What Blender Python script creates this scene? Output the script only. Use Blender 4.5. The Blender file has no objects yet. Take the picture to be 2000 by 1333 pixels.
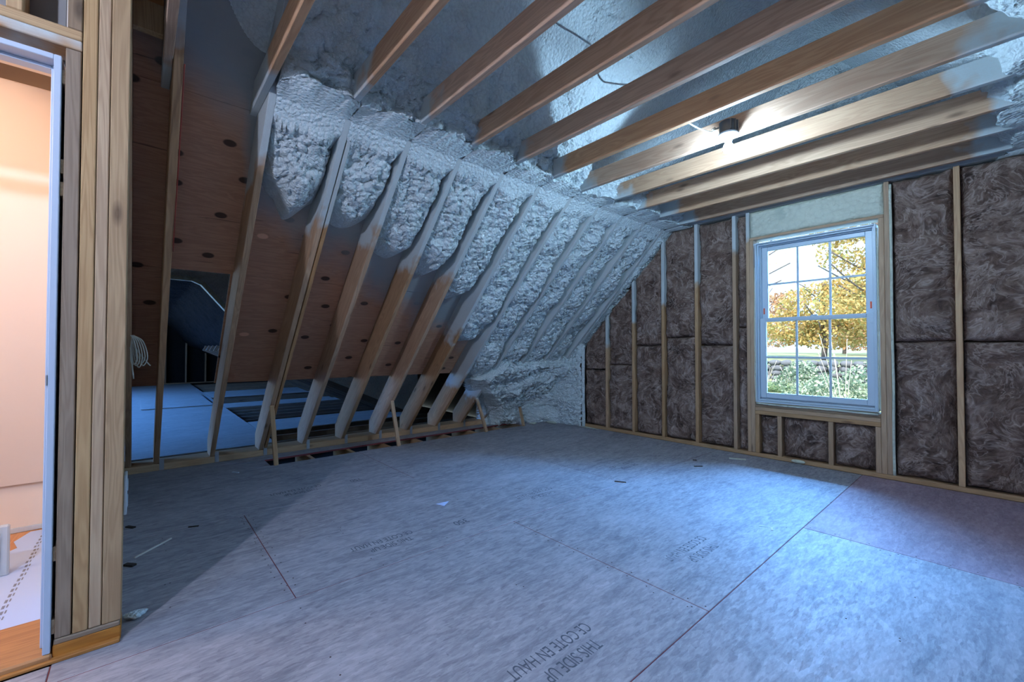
import bpy, math, random
import numpy as np
from mathutils import Vector, Matrix

random.seed(7)
C = bpy.context.scene.collection
SC = bpy.context.scene
PI = math.pi

# ------------------------------------------------------------------ camera
cam_d = bpy.data.cameras.new('camera')
cam_d.sensor_width = 36.0
cam_d.lens = 835.7 * 36.0 / 2000.0
cam_d.clip_start = 0.05
cam_d.clip_end = 400
cam = bpy.data.objects.new('camera', cam_d)
C.objects.link(cam)
CAM = Vector((4.9367, -4.6849, 1.0788))
yaw, pit = 0.7163, 0.0186
Fw = Vector((-math.cos(yaw) * math.cos(pit), math.sin(yaw) * math.cos(pit), math.sin(pit)))
Rt = Fw.cross(Vector((0, 0, 1))).normalized()
Up = Rt.cross(Fw)
M = Matrix((Rt, Up, -Fw)).transposed().to_4x4()
M.translation = CAM
cam.matrix_world = M
SC.camera = cam

# ------------------------------------------------------------------ world, sun, daylight, exposure
w = bpy.data.worlds.new('sky')
SC.world = w
w.use_nodes = True
bg = w.node_tree.nodes['Background']
bg.inputs[0].default_value = (0.46, 0.72, 1.0, 1)
bg.inputs[1].default_value = 4.0


def light(name, kind, loc, target, energy, color, size=1.0, size_y=None, spread=None):
    d = bpy.data.lights.new(name, kind)
    d.energy = energy
    d.color = color
    if kind == 'AREA':
        d.shape = 'RECTANGLE'
        d.size = size
        d.size_y = size_y or size
        if spread:
            d.spread = spread
    elif kind == 'SUN':
        d.angle = size
    else:
        d.shadow_soft_size = size
    o = bpy.data.objects.new(name, d)
    C.objects.link(o)
    o.location = loc
    o.rotation_euler = (Vector(target) - Vector(loc)).to_track_quat('-Z', 'Y').to_euler()
    return o


light('sun', 'SUN', (0, -20, 30), (-6, 10, 0), 8.0, (1.0, 0.93, 0.80), 0.01)
BLUE = (0.13, 0.42, 1.0)
light('window_daylight', 'AREA', (3.77, 1.25, 3.10), (3.85, -2.4, 0.0), 2600, BLUE, 3.4, 1.4)
light('rear_window_daylight', 'AREA', (4.9, -8.95, 2.6), (4.9, -4.6, 0.0), 520, BLUE, 1.8, 1.3)
light('attic_window_daylight', 'AREA', (-4.8, -8.1, 2.4), (-4.8, -3.6, 0.0), 1050, (0.045, 0.28, 1.0), 8.0, 1.2, 1.6)
light('hall_lamp_light', 'POINT', (2.25, -6.1, 2.15), (0, 0, 0), 40, (1.0, 0.70, 0.54), 0.12)

SC.view_settings.view_transform = 'Standard'
SC.view_settings.look = 'None'
SC.view_settings.gamma = 1.0
SC.view_settings.use_curve_mapping = False
SC.view_settings.exposure = 0.0
SC.cycles.use_denoising = True
try:
    SC.cycles.denoiser = 'OPENIMAGEDENOISE'
except Exception:
    pass
SC.cycles.use_adaptive_sampling = True
SC.cycles.adaptive_threshold = 0.03
SC.cycles.max_bounces = 8
SC.cycles.diffuse_bounces = 4
SC.cycles.glossy_bounces = 3
SC.cycles.transparent_max_bounces = 12
SC.cycles.sample_clamp_indirect = 4.0
SC.cycles.caustics_reflective = False
SC.cycles.caustics_refractive = False


# ------------------------------------------------------------------ material helpers
class NT:
    def __init__(s, name):
        s.m = bpy.data.materials.new(name)
        s.m.use_nodes = True
        s.t = s.m.node_tree
        s.t.nodes.clear()
        s.out = s.n('ShaderNodeOutputMaterial')
        s.b = s.n('ShaderNodeBsdfPrincipled')
        s.l(s.b.outputs[0], s.out.inputs[0])

    def n(s, typ, **kw):
        nd = s.t.nodes.new(typ)
        for k, v in kw.items():
            setattr(nd, k, v)
        return nd

    def l(s, a, b):
        s.t.links.new(a, b)

    def sock(s, inp, v):
        if isinstance(v, (int, float)):
            inp.default_value = v
        elif isinstance(v, (tuple, list)):
            if len(v) == 3 and len(inp.default_value) == 4:
                v = (*v, 1)
            inp.default_value = v
        else:
            s.l(v, inp)

    def math(s, op, a, b=0.0, c=None, clamp=False):
        nd = s.n('ShaderNodeMath', operation=op, use_clamp=clamp)
        s.sock(nd.inputs[0], a)
        s.sock(nd.inputs[1], b)
        if c is not None:
            s.sock(nd.inputs[2], c)
        return nd.outputs[0]

    def vmath(s, op, a, b):
        nd = s.n('ShaderNodeVectorMath', operation=op)
        s.sock(nd.inputs[0], a)
        s.sock(nd.inputs[1], b)
        return nd.outputs[0]

    def mix(s, f, a, b, blend='MIX'):
        nd = s.n('ShaderNodeMix', data_type='RGBA', blend_type=blend)
        s.sock(nd.inputs[0], f)
        s.sock(nd.inputs[6], a)
        s.sock(nd.inputs[7], b)
        return nd.outputs[2]

    def ramp(s, f, stops):
        nd = s.n('ShaderNodeValToRGB')
        cr = nd.color_ramp
        while len(cr.elements) > 1:
            cr.elements.remove(cr.elements[-1])
        cr.elements[0].position = stops[0][0]
        cr.elements[0].color = (*stops[0][1], 1)
        for p, c in stops[1:]:
            e = cr.elements.new(p)
            e.color = (*c, 1)
        s.l(f, nd.inputs[0])
        return nd.outputs[0]

    def noise(s, v, scale, detail=3.0, rough=0.55, dist=0.0, out=0):
        nd = s.n('ShaderNodeTexNoise')
        s.sock(nd.inputs['Vector'], v)
        nd.inputs['Scale'].default_value = scale
        nd.inputs['Detail'].default_value = detail
        nd.inputs['Roughness'].default_value = rough
        nd.inputs['Distortion'].default_value = dist
        return nd.outputs[out]

    def voro(s, v, scale, feature='F1', out=0, rnd=1.0):
        nd = s.n('ShaderNodeTexVoronoi', feature=feature)
        s.sock(nd.inputs['Vector'], v)
        nd.inputs['Scale'].default_value = scale
        nd.inputs['Randomness'].default_value = rnd
        return nd.outputs[out]

    def coord(s, which='Object'):
        return s.n('ShaderNodeTexCoord').outputs[which]

    def pos(s):
        return s.n('ShaderNodeNewGeometry').outputs['Position']

    def sep(s, v):
        nd = s.n('ShaderNodeSeparateXYZ')
        s.l(v, nd.inputs[0])
        return nd.outputs

    def rand(s):
        return s.n('ShaderNodeObjectInfo').outputs['Random']

    def attr(s, name):
        nd = s.n('ShaderNodeAttribute', attribute_type='OBJECT', attribute_name=name)
        return nd.outputs['Fac']

    def bump(s, h, strength=0.3, dist=0.01):
        nd = s.n('ShaderNodeBump')
        nd.inputs['Strength'].default_value = strength
        nd.inputs['Distance'].default_value = dist
        s.l(h, nd.inputs['Height'])
        s.l(nd.outputs[0], s.b.inputs['Normal'])

    def set(s, **kw):
        for k, v in kw.items():
            s.sock(s.b.inputs[k.replace('_', ' ')], v)
        return s.m


def plain(name, col, rough=0.6, metal=0.0, var=0.0):
    t = NT(name)
    c = col
    if var:
        nz = t.noise(t.coord(), 6.0, 4)
        c = t.mix(t.math('MULTIPLY', nz, var), col, tuple(x * 0.55 for x in col))
    return t.set(Base_Color=c, Roughness=rough, Metallic=metal)


FOAM = (0.74, 0.81, 0.815)


def wood(name, light_c, dark_c, over=None, grain=1.0, knots=True):
    """sawn softwood, grain along the piece's own x axis; over = where the foam gun misted it"""
    t = NT(name)
    co = t.coord()
    r = t.rand()
    off = t.n('ShaderNodeCombineXYZ')
    t.l(t.math('MULTIPLY', r, 37.0), off.inputs[0])
    t.l(t.math('MULTIPLY', r, 3.1), off.inputs[1])
    t.l(t.math('MULTIPLY', r, 5.3), off.inputs[2])
    co2 = t.vmath('ADD', co, off.outputs[0])
    st = t.vmath('MULTIPLY', co2, (0.7, 9.0 * grain, 9.0 * grain))
    n1 = t.noise(st, 1.6, 2.0, 0.5, 0.6)
    band = t.math('SINE', t.math('MULTIPLY', n1, 60.0))
    band = t.math('MULTIPLY_ADD', band, 0.5, 0.5)
    fine = t.noise(t.vmath('MULTIPLY', co2, (3.0, 90.0, 90.0)), 2.0, 3.0)
    big = t.noise(t.vmath('MULTIPLY', co2, (0.9, 3.0, 3.0)), 1.5, 2.0)
    f = t.math('ADD', t.math('MULTIPLY', band, 0.42), t.math('MULTIPLY', fine, 0.5))
    f = t.math('ADD', f, t.math('MULTIPLY', t.math('SUBTRACT', big, 0.5), 0.7), clamp=True)
    col = t.mix(f, light_c, dark_c)
    if knots:
        kv = t.voro(t.vmath('MULTIPLY', co2, (2.3, 7.0, 7.0)), 1.0)
        k = t.math('SUBTRACT', 1.0, t.math('DIVIDE', kv, 0.13), clamp=True)
        col = t.mix(t.math('MULTIPLY', k, 1.4, clamp=True), col, tuple(x * 0.22 for x in dark_c))
        halo = t.math('SUBTRACT', 1.0, t.math('DIVIDE', kv, 0.3), clamp=True)
        col = t.mix(t.math('MULTIPLY', halo, 0.45), col, dark_c)
    hs = t.n('ShaderNodeHueSaturation')
    t.l(col, hs.inputs['Color'])
    t.l(t.math('MULTIPLY_ADD', r, 0.34, 0.82), hs.inputs['Value'])
    t.l(t.math('MULTIPLY_ADD', t.math('FRACT', t.math('MULTIPLY', r, 7.3)), 0.25, 0.85), hs.inputs['Saturation'])
    col = hs.outputs[0]
    if over:
        px = t.sep(t.pos())
        nz = t.noise(t.pos(), 3.2, 3.0, 0.6)
        nz = t.math('MULTIPLY', t.math('SUBTRACT', nz, 0.5), 0.62)
        if over == 'z':
            d = t.math('SUBTRACT', px[2], t.attr('mist'))
        else:
            d = t.math('SUBTRACT', t.math('ABSOLUTE', t.math('SUBTRACT', px[0], 3.78)), t.attr('mist'))
        k = t.math('DIVIDE', t.math('ADD', d, nz), 0.09, clamp=True)
        sp = t.noise(t.pos(), 160.0, 2.0)
        k = t.math('MULTIPLY', k, t.math('MULTIPLY_ADD', sp, 0.25, 0.80), clamp=True)
        col = t.mix(k, col, tuple(x * 0.74 for x in FOAM))
    t.bump(t.math('ADD', t.math('MULTIPLY', fine, 0.7), t.math('MULTIPLY', band, 0.3)), 0.25, 0.003)
    return t.set(Base_Color=col, Roughness=0.68)


def foam_mat(name, col, scale=1.0, spec=0.22):
    t = NT(name)
    p = t.pos()
    pw = t.vmath('ADD', p, t.vmath('MULTIPLY', t.noise(p, 9.0, 2.0, out=1), (0.03, 0.03, 0.03)))
    v1 = t.voro(pw, 48.0 * scale)
    v2 = t.noise(p, 120.0 * scale, 1.0)
    big = t.noise(p, 2.2, 4.0)
    h = t.math('ADD', t.math('MULTIPLY', v1, -1.0), t.math('MULTIPLY', v2, 0.5))
    c = t.mix(t.math('MULTIPLY_ADD', big, 1.6, -0.4, clamp=True), tuple(x * 0.9 for x in col), tuple(min(1, x * 1.08) for x in col))
    crease_shade = t.math('MULTIPLY', t.math('SUBTRACT', v1, 0.42), 1.6, clamp=True)  # shade between the lumps, painted into the foam colour
    c = t.mix(t.math('MULTIPLY', crease_shade, 0.35), c, tuple(x * 0.66 for x in col))
    t.bump(h, 0.9, 0.013)
    return t.set(Base_Color=c, Roughness=0.7, Specular_IOR_Level=spec)


def batt_mat():
    t = NT('fibreglass')
    co = t.pos()
    r = t.rand()
    off = t.n('ShaderNodeCombineXYZ')
    t.l(t.math('MULTIPLY', r, 9.0), off.inputs[0])
    t.l(t.math('MULTIPLY', r, 5.0), off.inputs[2])
    p = t.vmath('ADD', co, off.outputs[0])
    flow = t.noise(p, 3.2, 3.0, 0.6, 1.6, out=1)
    pw = t.vmath('ADD', p, t.vmath('MULTIPLY', t.vmath('SUBTRACT', flow, (0.5, 0.5, 0.5)), (0.55, 0.55, 0.55)))
    f1 = t.noise(t.vmath('MULTIPLY', pw, (3.2, 3.2, 1.3)), 2.0, 6.0, 0.68, 1.2)
    f2 = t.noise(t.vmath('MULTIPLY', pw, (1.4, 1.4, 3.6)), 2.2, 6.0, 0.68, 1.6)
    cl = t.noise(p, 5.0, 4.0, 0.6)
    f = t.math('ADD', t.math('MULTIPLY', f1, 0.5), t.math('MULTIPLY', f2, 0.5))
    f = t.math('ADD', f, t.math('MULTIPLY', t.math('SUBTRACT', cl, 0.5), 0.55))
    c = t.ramp(f, [(0.32, (0.030, 0.018, 0.015)), (0.47, (0.135, 0.085, 0.066)), (0.60, (0.235, 0.160, 0.128)), (0.76, (0.42, 0.32, 0.275))])
    for (sc, ds, k0) in ((1.5, 2.6, 0.75), (2.6, 2.2, 0.55)):
        rd = t.noise(pw, sc, 2.0, 0.5, ds)
        rd = t.math('SUBTRACT', 1.0, t.math('ABSOLUTE', t.math('MULTIPLY_ADD', rd, 2.0, -1.0)))
        rd = t.math('POWER', rd, 26.0)
        br = t.noise(pw, 14.0, 3.0)
        rd = t.math('MULTIPLY', t.math('MULTIPLY', rd, br), k0 * 1.6, clamp=True)
        c = t.mix(rd, c, (0.47, 0.36, 0.31))
    t.bump(f, 0.7, 0.03)
    return t.set(Base_Color=c, Roughness=0.95, Specular_IOR_Level=0.1)


def osb_mat(name, a, b, dk, dirt=1.0):
    t = NT(name)
    p = t.pos()
    r = t.rand()

    def flakes(rot, sc, sx, sy):
        mp = t.n('ShaderNodeMapping')
        mp.inputs['Rotation'].default_value = (0, 0, rot)
        mp.inputs['Scale'].default_value = (sx, sy, 1.0)
        t.l(p, mp.inputs[0])
        nd = t.n('ShaderNodeTexVoronoi')
        nd.inputs['Scale'].default_value = sc
        t.l(mp.outputs[0], nd.inputs['Vector'])
        s = t.n('ShaderNodeSeparateColor')
        t.l(nd.outputs['Color'], s.inputs[0])
        return s.outputs[0]
    f1 = flakes(0.25, 62.0, 1.0, 0.24)
    f2 = flakes(-0.35, 95.0, 1.0, 0.3)
    f3 = flakes(0.05, 170.0, 1.0, 0.25)
    f = t.math('ADD', t.math('MULTIPLY', f1, 0.38), t.math('ADD', t.math('MULTIPLY', f2, 0.34), t.math('MULTIPLY', f3, 0.28)))
    c = t.mix(f, a, b)
    st = t.noise(t.vmath('MULTIPLY', p, (6.0, 1.6, 1.0)), 2.0, 7.0, 0.68, 0.4)
    k = t.math('MULTIPLY', t.math('SUBTRACT', st, 0.50), 5.0 * dirt, clamp=True)
    c = t.mix(t.math('MULTIPLY', k, 0.62), c, dk)
    dust = t.noise(t.vmath('MULTIPLY', p, (1.6, 1.0, 1.0)), 1.6, 8.0, 0.68)
    k2 = t.math('MULTIPLY', t.math('SUBTRACT', dust, 0.50), 4.0, clamp=True)
    c = t.mix(t.math('MULTIPLY', k2, 0.35), c, tuple(min(1, x * 1.45) for x in a))
    sp = t.voro(p, 42.0)
    kk = t.math('LESS_THAN', sp, 0.055)
    c = t.mix(t.math('MULTIPLY', kk, 0.75), c, (0.06, 0.045, 0.04))
    hs = t.n('ShaderNodeHueSaturation')
    t.l(c, hs.inputs['Color'])
    t.l(t.math('MULTIPLY_ADD', r, 0.12, 0.94), hs.inputs['Value'])
    t.bump(t.math('ADD', f, t.math('MULTIPLY', f3, 0.5)), 0.22, 0.003)
    return t.set(Base_Color=hs.outputs[0], Roughness=t.math('MULTIPLY_ADD', f, 0.2, 0.46))


def ply_mat(name, a, b, mist=True):
    t = NT(name)
    p = t.pos()
    # face grain runs along y; u = distance up the slope
    s = t.sep(p)
    cmb = t.n('ShaderNodeCombineXYZ')
    t.l(s[1], cmb.inputs[0])
    t.l(t.math('MULTIPLY', s[2], 1.41), cmb.inputs[1])
    q = cmb.outputs[0]
    n1 = t.noise(t.vmath('MULTIPLY', q, (0.8, 7.0, 1.0)), 2.0, 3.0, 0.55, 1.2)
    band = t.math('MULTIPLY_ADD', t.math('SINE', t.math('MULTIPLY', n1, 45.0)), 0.5, 0.5)
    fine = t.noise(t.vmath('MULTIPLY', q, (3.0, 60.0, 1.0)), 3.0, 3.0)
    c = t.mix(t.math('ADD', t.math('MULTIPLY', band, 0.4), t.math('MULTIPLY', fine, 0.55), clamp=True), a, b)
    kv = t.n('ShaderNodeTexVoronoi')
    kv.voronoi_dimensions = '2D'
    kv.inputs['Scale'].default_value = 1.0
    t.l(t.vmath('MULTIPLY', q, (2.5, 4.0, 1.0)), kv.inputs['Vector'])
    k = t.math('MULTIPLY', t.math('SUBTRACT', 1.0, t.math('DIVIDE', kv.outputs['Distance'], 0.10)), 4.0, clamp=True)
    halo = t.math('SUBTRACT', 1.0, t.math('DIVIDE', kv.outputs['Distance'], 0.22), clamp=True)
    c = t.mix(t.math('MULTIPLY', halo, 0.5), c, b)
    sc = t.n('ShaderNodeSeparateColor')
    t.l(kv.outputs['Color'], sc.inputs[0])
    lightk = t.math('GREATER_THAN', sc.outputs[0], 0.82)
    kc = t.mix(lightk, tuple(x * 0.20 for x in b), tuple(min(1, x * 1.3) for x in a))
    c = t.mix(k, c, kc)
    cracks = t.noise(t.vmath('MULTIPLY', q, (2.0, 40.0, 1.0)), 1.0, 2.0)
    ck = t.math('GREATER_THAN', cracks, 0.70)
    c = t.mix(t.math('MULTIPLY', ck, 0.65), c, tuple(x * 0.28 for x in b))
    if mist:
        nz = t.math('MULTIPLY', t.math('SUBTRACT', t.noise(p, 2.2, 3.0, 0.55), 0.5), 0.55)
        edge = t.math('MULTIPLY_ADD', s[1], -0.40, 0.32)
        edge = t.math('ADD', t.math('MAXIMUM', edge, 0.2), t.math('MINIMUM', t.math('MULTIPLY', t.math('MAXIMUM', t.math('SUBTRACT', -4.12, s[1]), 0.0), 3.0), 0.36))
        d = t.math('ADD', t.math('SUBTRACT', s[2], edge), nz)
        mk = t.math('DIVIDE', t.math('ADD', d, 0.02), 0.26, clamp=True)
        c = t.mix(t.math('MULTIPLY', mk, 0.93), c, tuple(x * 0.44 for x in FOAM))
    t.bump(fine, 0.15, 0.002)
    return t.set(Base_Color=c, Roughness=0.7)


WL, WD = (0.70, 0.43, 0.265), (0.46, 0.245, 0.14)
m_joist = wood('joist_wood', WL, WD, 'x')
m_rafter = wood('rafter_wood', (0.53, 0.315, 0.17), (0.32, 0.17, 0.085), 'z')
m_stud = wood('stud_wood', (0.56, 0.36, 0.20), (0.38, 0.215, 0.11), 'z')
m_post = wood('post_wood', (0.55, 0.375, 0.205), (0.34, 0.20, 0.10), None, 1.3)
m_greypost = wood('weathered_wood', (0.38, 0.265, 0.165), (0.23, 0.15, 0.09), None, 1.2)
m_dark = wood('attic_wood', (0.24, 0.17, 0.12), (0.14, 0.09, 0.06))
m_thresh = wood('threshold_wood', (0.50, 0.22, 0.06), (0.30, 0.115, 0.03), None, 1.0, False)
m_foam = foam_mat('spray_foam', FOAM)
m_foamcut = foam_mat('trimmed_foam', (0.66, 0.68, 0.56), 0.5)
m_foamdark = foam_mat('attic_foam_shaded', (0.012, 0.014, 0.017), 1.0, 0.03)  # same foam painted near black, the attic's shade put into its colour
m_batt = batt_mat()
m_osb = osb_mat('subfloor_board', (0.445, 0.43, 0.46), (0.21, 0.205, 0.235), (0.12, 0.13, 0.165))
m_red = osb_mat('reddish_board', (0.40, 0.29, 0.34), (0.25, 0.17, 0.215), (0.14, 0.10, 0.13), 0.6)
m_sheet = osb_mat('attic_sheet', (0.46, 0.44, 0.42), (0.34, 0.32, 0.30), (0.22, 0.20, 0.19), 0.5)
m_ply = ply_mat('plywood', (0.66, 0.36, 0.215), (0.44, 0.21, 0.12))
m_white = plain('white_vinyl', (0.56, 0.66, 0.74), 0.35)
m_jamb = plain('primed_white', (0.52, 0.60, 0.72), 0.45)
m_peach = plain('painted_drywall', (0.86, 0.77, 0.68), 0.8)
m_grey = plain('drywall_back', (0.30, 0.29, 0.29), 0.9, 0, 0.5)
m_black = plain('cavity_shade', (0.012, 0.011, 0.011), 0.9)  # near-black sheets under the floors, cavity shade put into the colour
m_sheath = plain('wall_sheathing', (0.20, 0.14, 0.09), 0.9, 0, 0.4)
m_metal = plain('galvanised_steel', (0.55, 0.57, 0.60), 0.38, 0.9)
m_cable = plain('white_cable', (0.55, 0.53, 0.48), 0.5)
m_redwire = plain('red_wire', (0.35, 0.05, 0.03), 0.5)
m_boxdark = plain('black_plastic', (0.035, 0.04, 0.055), 0.4)
m_ink = plain('faded_ink', (0.22, 0.25, 0.34), 0.8)
m_orange = plain('orange_plastic', (0.85, 0.10, 0.03), 0.5)
m_maroon = plain('maroon_edge_seal', (0.16, 0.025, 0.03), 0.7)
m_scrap = plain('pale_scrap', (0.62, 0.58, 0.50), 0.8)
m_darkscrap = plain('dark_bark', (0.045, 0.03, 0.024), 0.9)
m_paper = plain('floor_paper', (0.52, 0.68, 1.0), 0.8, 0, 0.06)
m_oak = wood('oak_floor', (0.62, 0.30, 0.12), (0.45, 0.19, 0.07), None, 1.0, False)


def emit(name, col, strength):
    t = NT(name)
    return t.set(Base_Color=(0.9, 0.9, 0.9), Emission_Color=col, Emission_Strength=strength)


m_bulb = emit('lit_bulb', (0.47, 0.75, 1.05), 1550.0)
m_bulb2 = emit('lit_bulb_warm', (0.74, 0.84, 1.14), 3600.0)


def glass_mat():
    t = NT('window_glass')
    tr = t.n('ShaderNodeBsdfTransparent')
    gl = t.n('ShaderNodeBsdfGlossy')
    gl.inputs['Roughness'].default_value = 0.02
    mx = t.n('ShaderNodeMixShader')
    fr = t.n('ShaderNodeFresnel')
    fr.inputs['IOR'].default_value = 1.25
    t.l(fr.outputs[0], mx.inputs[0])
    t.l(tr.outputs[0], mx.inputs[1])
    t.l(gl.outputs[0], mx.inputs[2])
    t.l(mx.outputs[0], t.out.inputs[0])
    return t.m


m_glass = glass_mat()


# ------------------------------------------------------------------ object helpers
def link(name, me, mat=None, parent=None, smooth=False):
    if mat and not me.materials:
        me.materials.append(mat)
    o = bpy.data.objects.new(name, me)
    C.objects.link(o)
    if parent:
        o.parent = parent
    if smooth:
        me.polygons.foreach_set('use_smooth', [True] * len(me.polygons))
    return o


def mesh(name, v, f):
    me = bpy.data.meshes.new(name)
    me.from_pydata([tuple(x) for x in v], [], f)
    me.update()
    return me


def struct(name, loc=(0, 0, 0)):
    o = bpy.data.objects.new(name, None)
    C.objects.link(o)
    o.location = loc
    o['kind'] = 'structure'
    return o


def thing(name, label, cat, loc=(0, 0, 0), group=None):
    o = bpy.data.objects.new(name, None)
    C.objects.link(o)
    o.location = loc
    return tag(o, label, cat, group)


def tag(o, label, cat, group=None):
    o['label'] = label
    o['category'] = cat
    if group:
        o['group'] = group
    return o


_bc = {}


def box_me(L, W, T, mat, bev=0.003):
    """bevelled box centred at the origin, long axis x"""
    k = (round(L, 3), round(W, 3), round(T, 3), mat.name, bev)
    if k in _bc:
        return _bc[k]
    h = (L / 2, W / 2, T / 2)
    b = min(bev, min(h) * 0.4)
    v = []
    idx = {}
    for sx in (-1, 1):
        for sy in (-1, 1):
            for sz in (-1, 1):
                for a in range(3):
                    p = [sx * h[0], sy * h[1], sz * h[2]]
                    for q in range(3):
                        if q != a:
                            p[q] -= (sx, sy, sz)[q] * b
                    idx[(sx, sy, sz, a)] = len(v)
                    v.append(p)
    f = []
    for a in range(3):
        o1, o2 = [q for q in range(3) if q != a]
        for s in (-1, 1):
            c = []
            for t1, t2 in ((-1, -1), (1, -1), (1, 1), (-1, 1)):
                sg = [0, 0, 0]
                sg[a], sg[o1], sg[o2] = s, t1, t2
                c.append(idx[(*sg, a)])
            flip = (s > 0) != (a == 1)
            f.append(c if flip else c[::-1])
    for a in range(3):          # edge chamfers along axis a
        o1, o2 = [q for q in range(3) if q != a]
        for s1 in (-1, 1):
            for s2 in (-1, 1):
                def g(sa, w):
                    sg = [0, 0, 0]
                    sg[a], sg[o1], sg[o2] = sa, s1, s2
                    return idx[(*sg, w)]
                c = [g(-1, o1), g(1, o1), g(1, o2), g(-1, o2)]
                f.append(c)
    for sx in (-1, 1):
        for sy in (-1, 1):
            for sz in (-1, 1):
                f.append([idx[(sx, sy, sz, a)] for a in range(3)])
    me = mesh('piece', v, f)
    import bmesh
    bm = bmesh.new()
    bm.from_mesh(me)
    bmesh.ops.recalc_face_normals(bm, faces=bm.faces)
    bm.to_mesh(me)
    bm.free()
    me.materials.append(mat)
    _bc[k] = me
    return me


def box(name, x0, x1, y0, y1, z0, z1, mat, parent=None, bev=0.003, mist=None):
    """axis aligned box; its local x axis follows the longest side (grain)"""
    d = [x1 - x0, y1 - y0, z1 - z0]
    a = d.index(max(d))
    o1, o2 = [q for q in range(3) if q != a]
    me = box_me(d[a], d[o1], d[o2], mat, bev)
    o = bpy.data.objects.new(name, me)
    C.objects.link(o)
    ax = [Vector((1, 0, 0)), Vector((0, 1, 0)), Vector((0, 0, 1))]
    X, Y, Z = ax[a], ax[o1], ax[o2]
    if X.cross(Y).dot(Z) < 0:
        Z = -Z
    m = Matrix((X, Y, Z)).transposed().to_4x4()
    m.translation = ((x0 + x1) / 2, (y0 + y1) / 2, (z0 + z1) / 2)
    if parent:
        o.parent = parent
        m = Matrix.Translation(-Vector(parent.location)) @ m
    o.matrix_local = m
    if mist is not None:
        o['mist'] = float(mist)
    return o


def bar(name, p0, p1, w_, t_, mat, parent=None, upv=(0, 0, 1), mist=None, bev=0.003):
    p0, p1 = Vector(p0), Vector(p1)
    X = (p1 - p0)
    L = X.length
    X.normalize()
    Y = Vector(upv).cross(X)
    if Y.length < 1e-4:
        Y = Vector((0, 1, 0)).cross(X)
    Y.normalize()
    Z = X.cross(Y)
    o = bpy.data.objects.new(name, box_me(L, w_, t_, mat, bev))
    C.objects.link(o)
    m = Matrix((X, Y, Z)).transposed().to_4x4()
    m.translation = (p0 + p1) / 2
    if parent:
        o.parent = parent
        m = Matrix.Translation(-Vector(parent.location)) @ m
    o.matrix_local = m
    if mist is not None:
        o['mist'] = float(mist)
    return o


def prism_xz(name, poly, y0, y1, mat, parent=None, ang=0.0, org=None, mist=None):
    """extrude an x,z polygon along y; local x axis turned by ang in the xz plane"""
    org = org or (sum(p[0] for p in poly) / len(poly), sum(p[1] for p in poly) / len(poly))
    ca, sa = math.cos(ang), math.sin(ang)
    n = len(poly)
    v = []
    yc = (y0 + y1) / 2
    for y in (y0, y1):
        for x, z in poly:
            dx, dz = x - org[0], z - org[1]
            v.append((dx * ca + dz * sa, y - yc, -dx * sa + dz * ca))
    f = [list(range(n)), list(range(2 * n - 1, n - 1, -1))]
    for i in range(n):
        j = (i + 1) % n
        f.append([i, i + n, j + n, j])
    me = mesh(name, v, f)
    import bmesh
    bm = bmesh.new()
    bm.from_mesh(me)
    bmesh.ops.recalc_face_normals(bm, faces=bm.faces)
    bmesh.ops.bevel(bm, geom=bm.edges[:], offset=0.003, segments=1, affect='EDGES')
    bm.to_mesh(me)
    bm.free()
    o = link(name, me, mat, parent)
    o.rotation_euler = (0, -ang, 0)
    o.location = (org[0], yc, org[1])
    if mist is not None:
        o['mist'] = float(mist)
    return o


def tube(name, pts, r, mat, parent=None, res=6, n=8):
    P = [Vector(p) for p in pts]
    if len(P) > 2:
        E = [P[0] * 2 - P[1]] + P + [P[-1] * 2 - P[-2]]
        Q = []
        for k in range(1, len(E) - 2):
            a, b, c, d = E[k - 1:k + 3]
            for j in range(res):
                t = j / res
                Q.append(0.5 * (2 * b + (c - a) * t + (2 * a - 5 * b + 4 * c - d) * t * t + (3 * b - a - 3 * c + d) * t ** 3))
        Q.append(P[-1])
    else:
        Q = P
    if mat.name in ('bark', 'dry_stem'):
        n = 5
    v, f = [], []
    nrm = None
    for k, q in enumerate(Q):
        d = (Q[min(k + 1, len(Q) - 1)] - Q[max(k - 1, 0)]).normalized()
        if nrm is None:
            nrm = d.orthogonal().normalized()
        nrm = (nrm - d * nrm.dot(d)).normalized()
        bn = d.cross(nrm)
        for j in range(n):
            a = 2 * PI * j / n
            v.append(q + (nrm * math.cos(a) + bn * math.sin(a)) * r)
    m = len(Q)
    for k in range(m - 1):
        for j in range(n):
            j2 = (j + 1) % n
            f.append([k * n + j, k * n + j2, (k + 1) * n + j2, (k + 1) * n + j])
    f.append(list(range(n))[::-1])
    f.append([(m - 1) * n + j for j in range(n)])
    return link(name, mesh(name, v, f), mat, parent, True)


def lathe(name, prof, mat, parent=None, n=32, loc=(0, 0, 0), smooth=True):
    v, f = [], []
    for r, z in prof:
        for k in range(n):
            a = 2 * PI * k / n
            v.append((r * math.cos(a), r * math.sin(a), z))
    for i in range(len(prof) - 1):
        for k in range(n):
            k2 = (k + 1) % n
            f.append([i * n + k, i * n + k2, (i + 1) * n + k2, (i + 1) * n + k])
    f.append(list(range(n))[::-1])
    f.append([(len(prof) - 1) * n + k for k in range(n)])
    me = mesh(name, v, f)
    import bmesh
    bm = bmesh.new()
    bm.from_mesh(me)
    bmesh.ops.recalc_face_normals(bm, faces=bm.faces)
    bm.to_mesh(me)
    bm.free()
    o = link(name, me, mat, parent, smooth)
    o.location = loc
    return o


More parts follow.
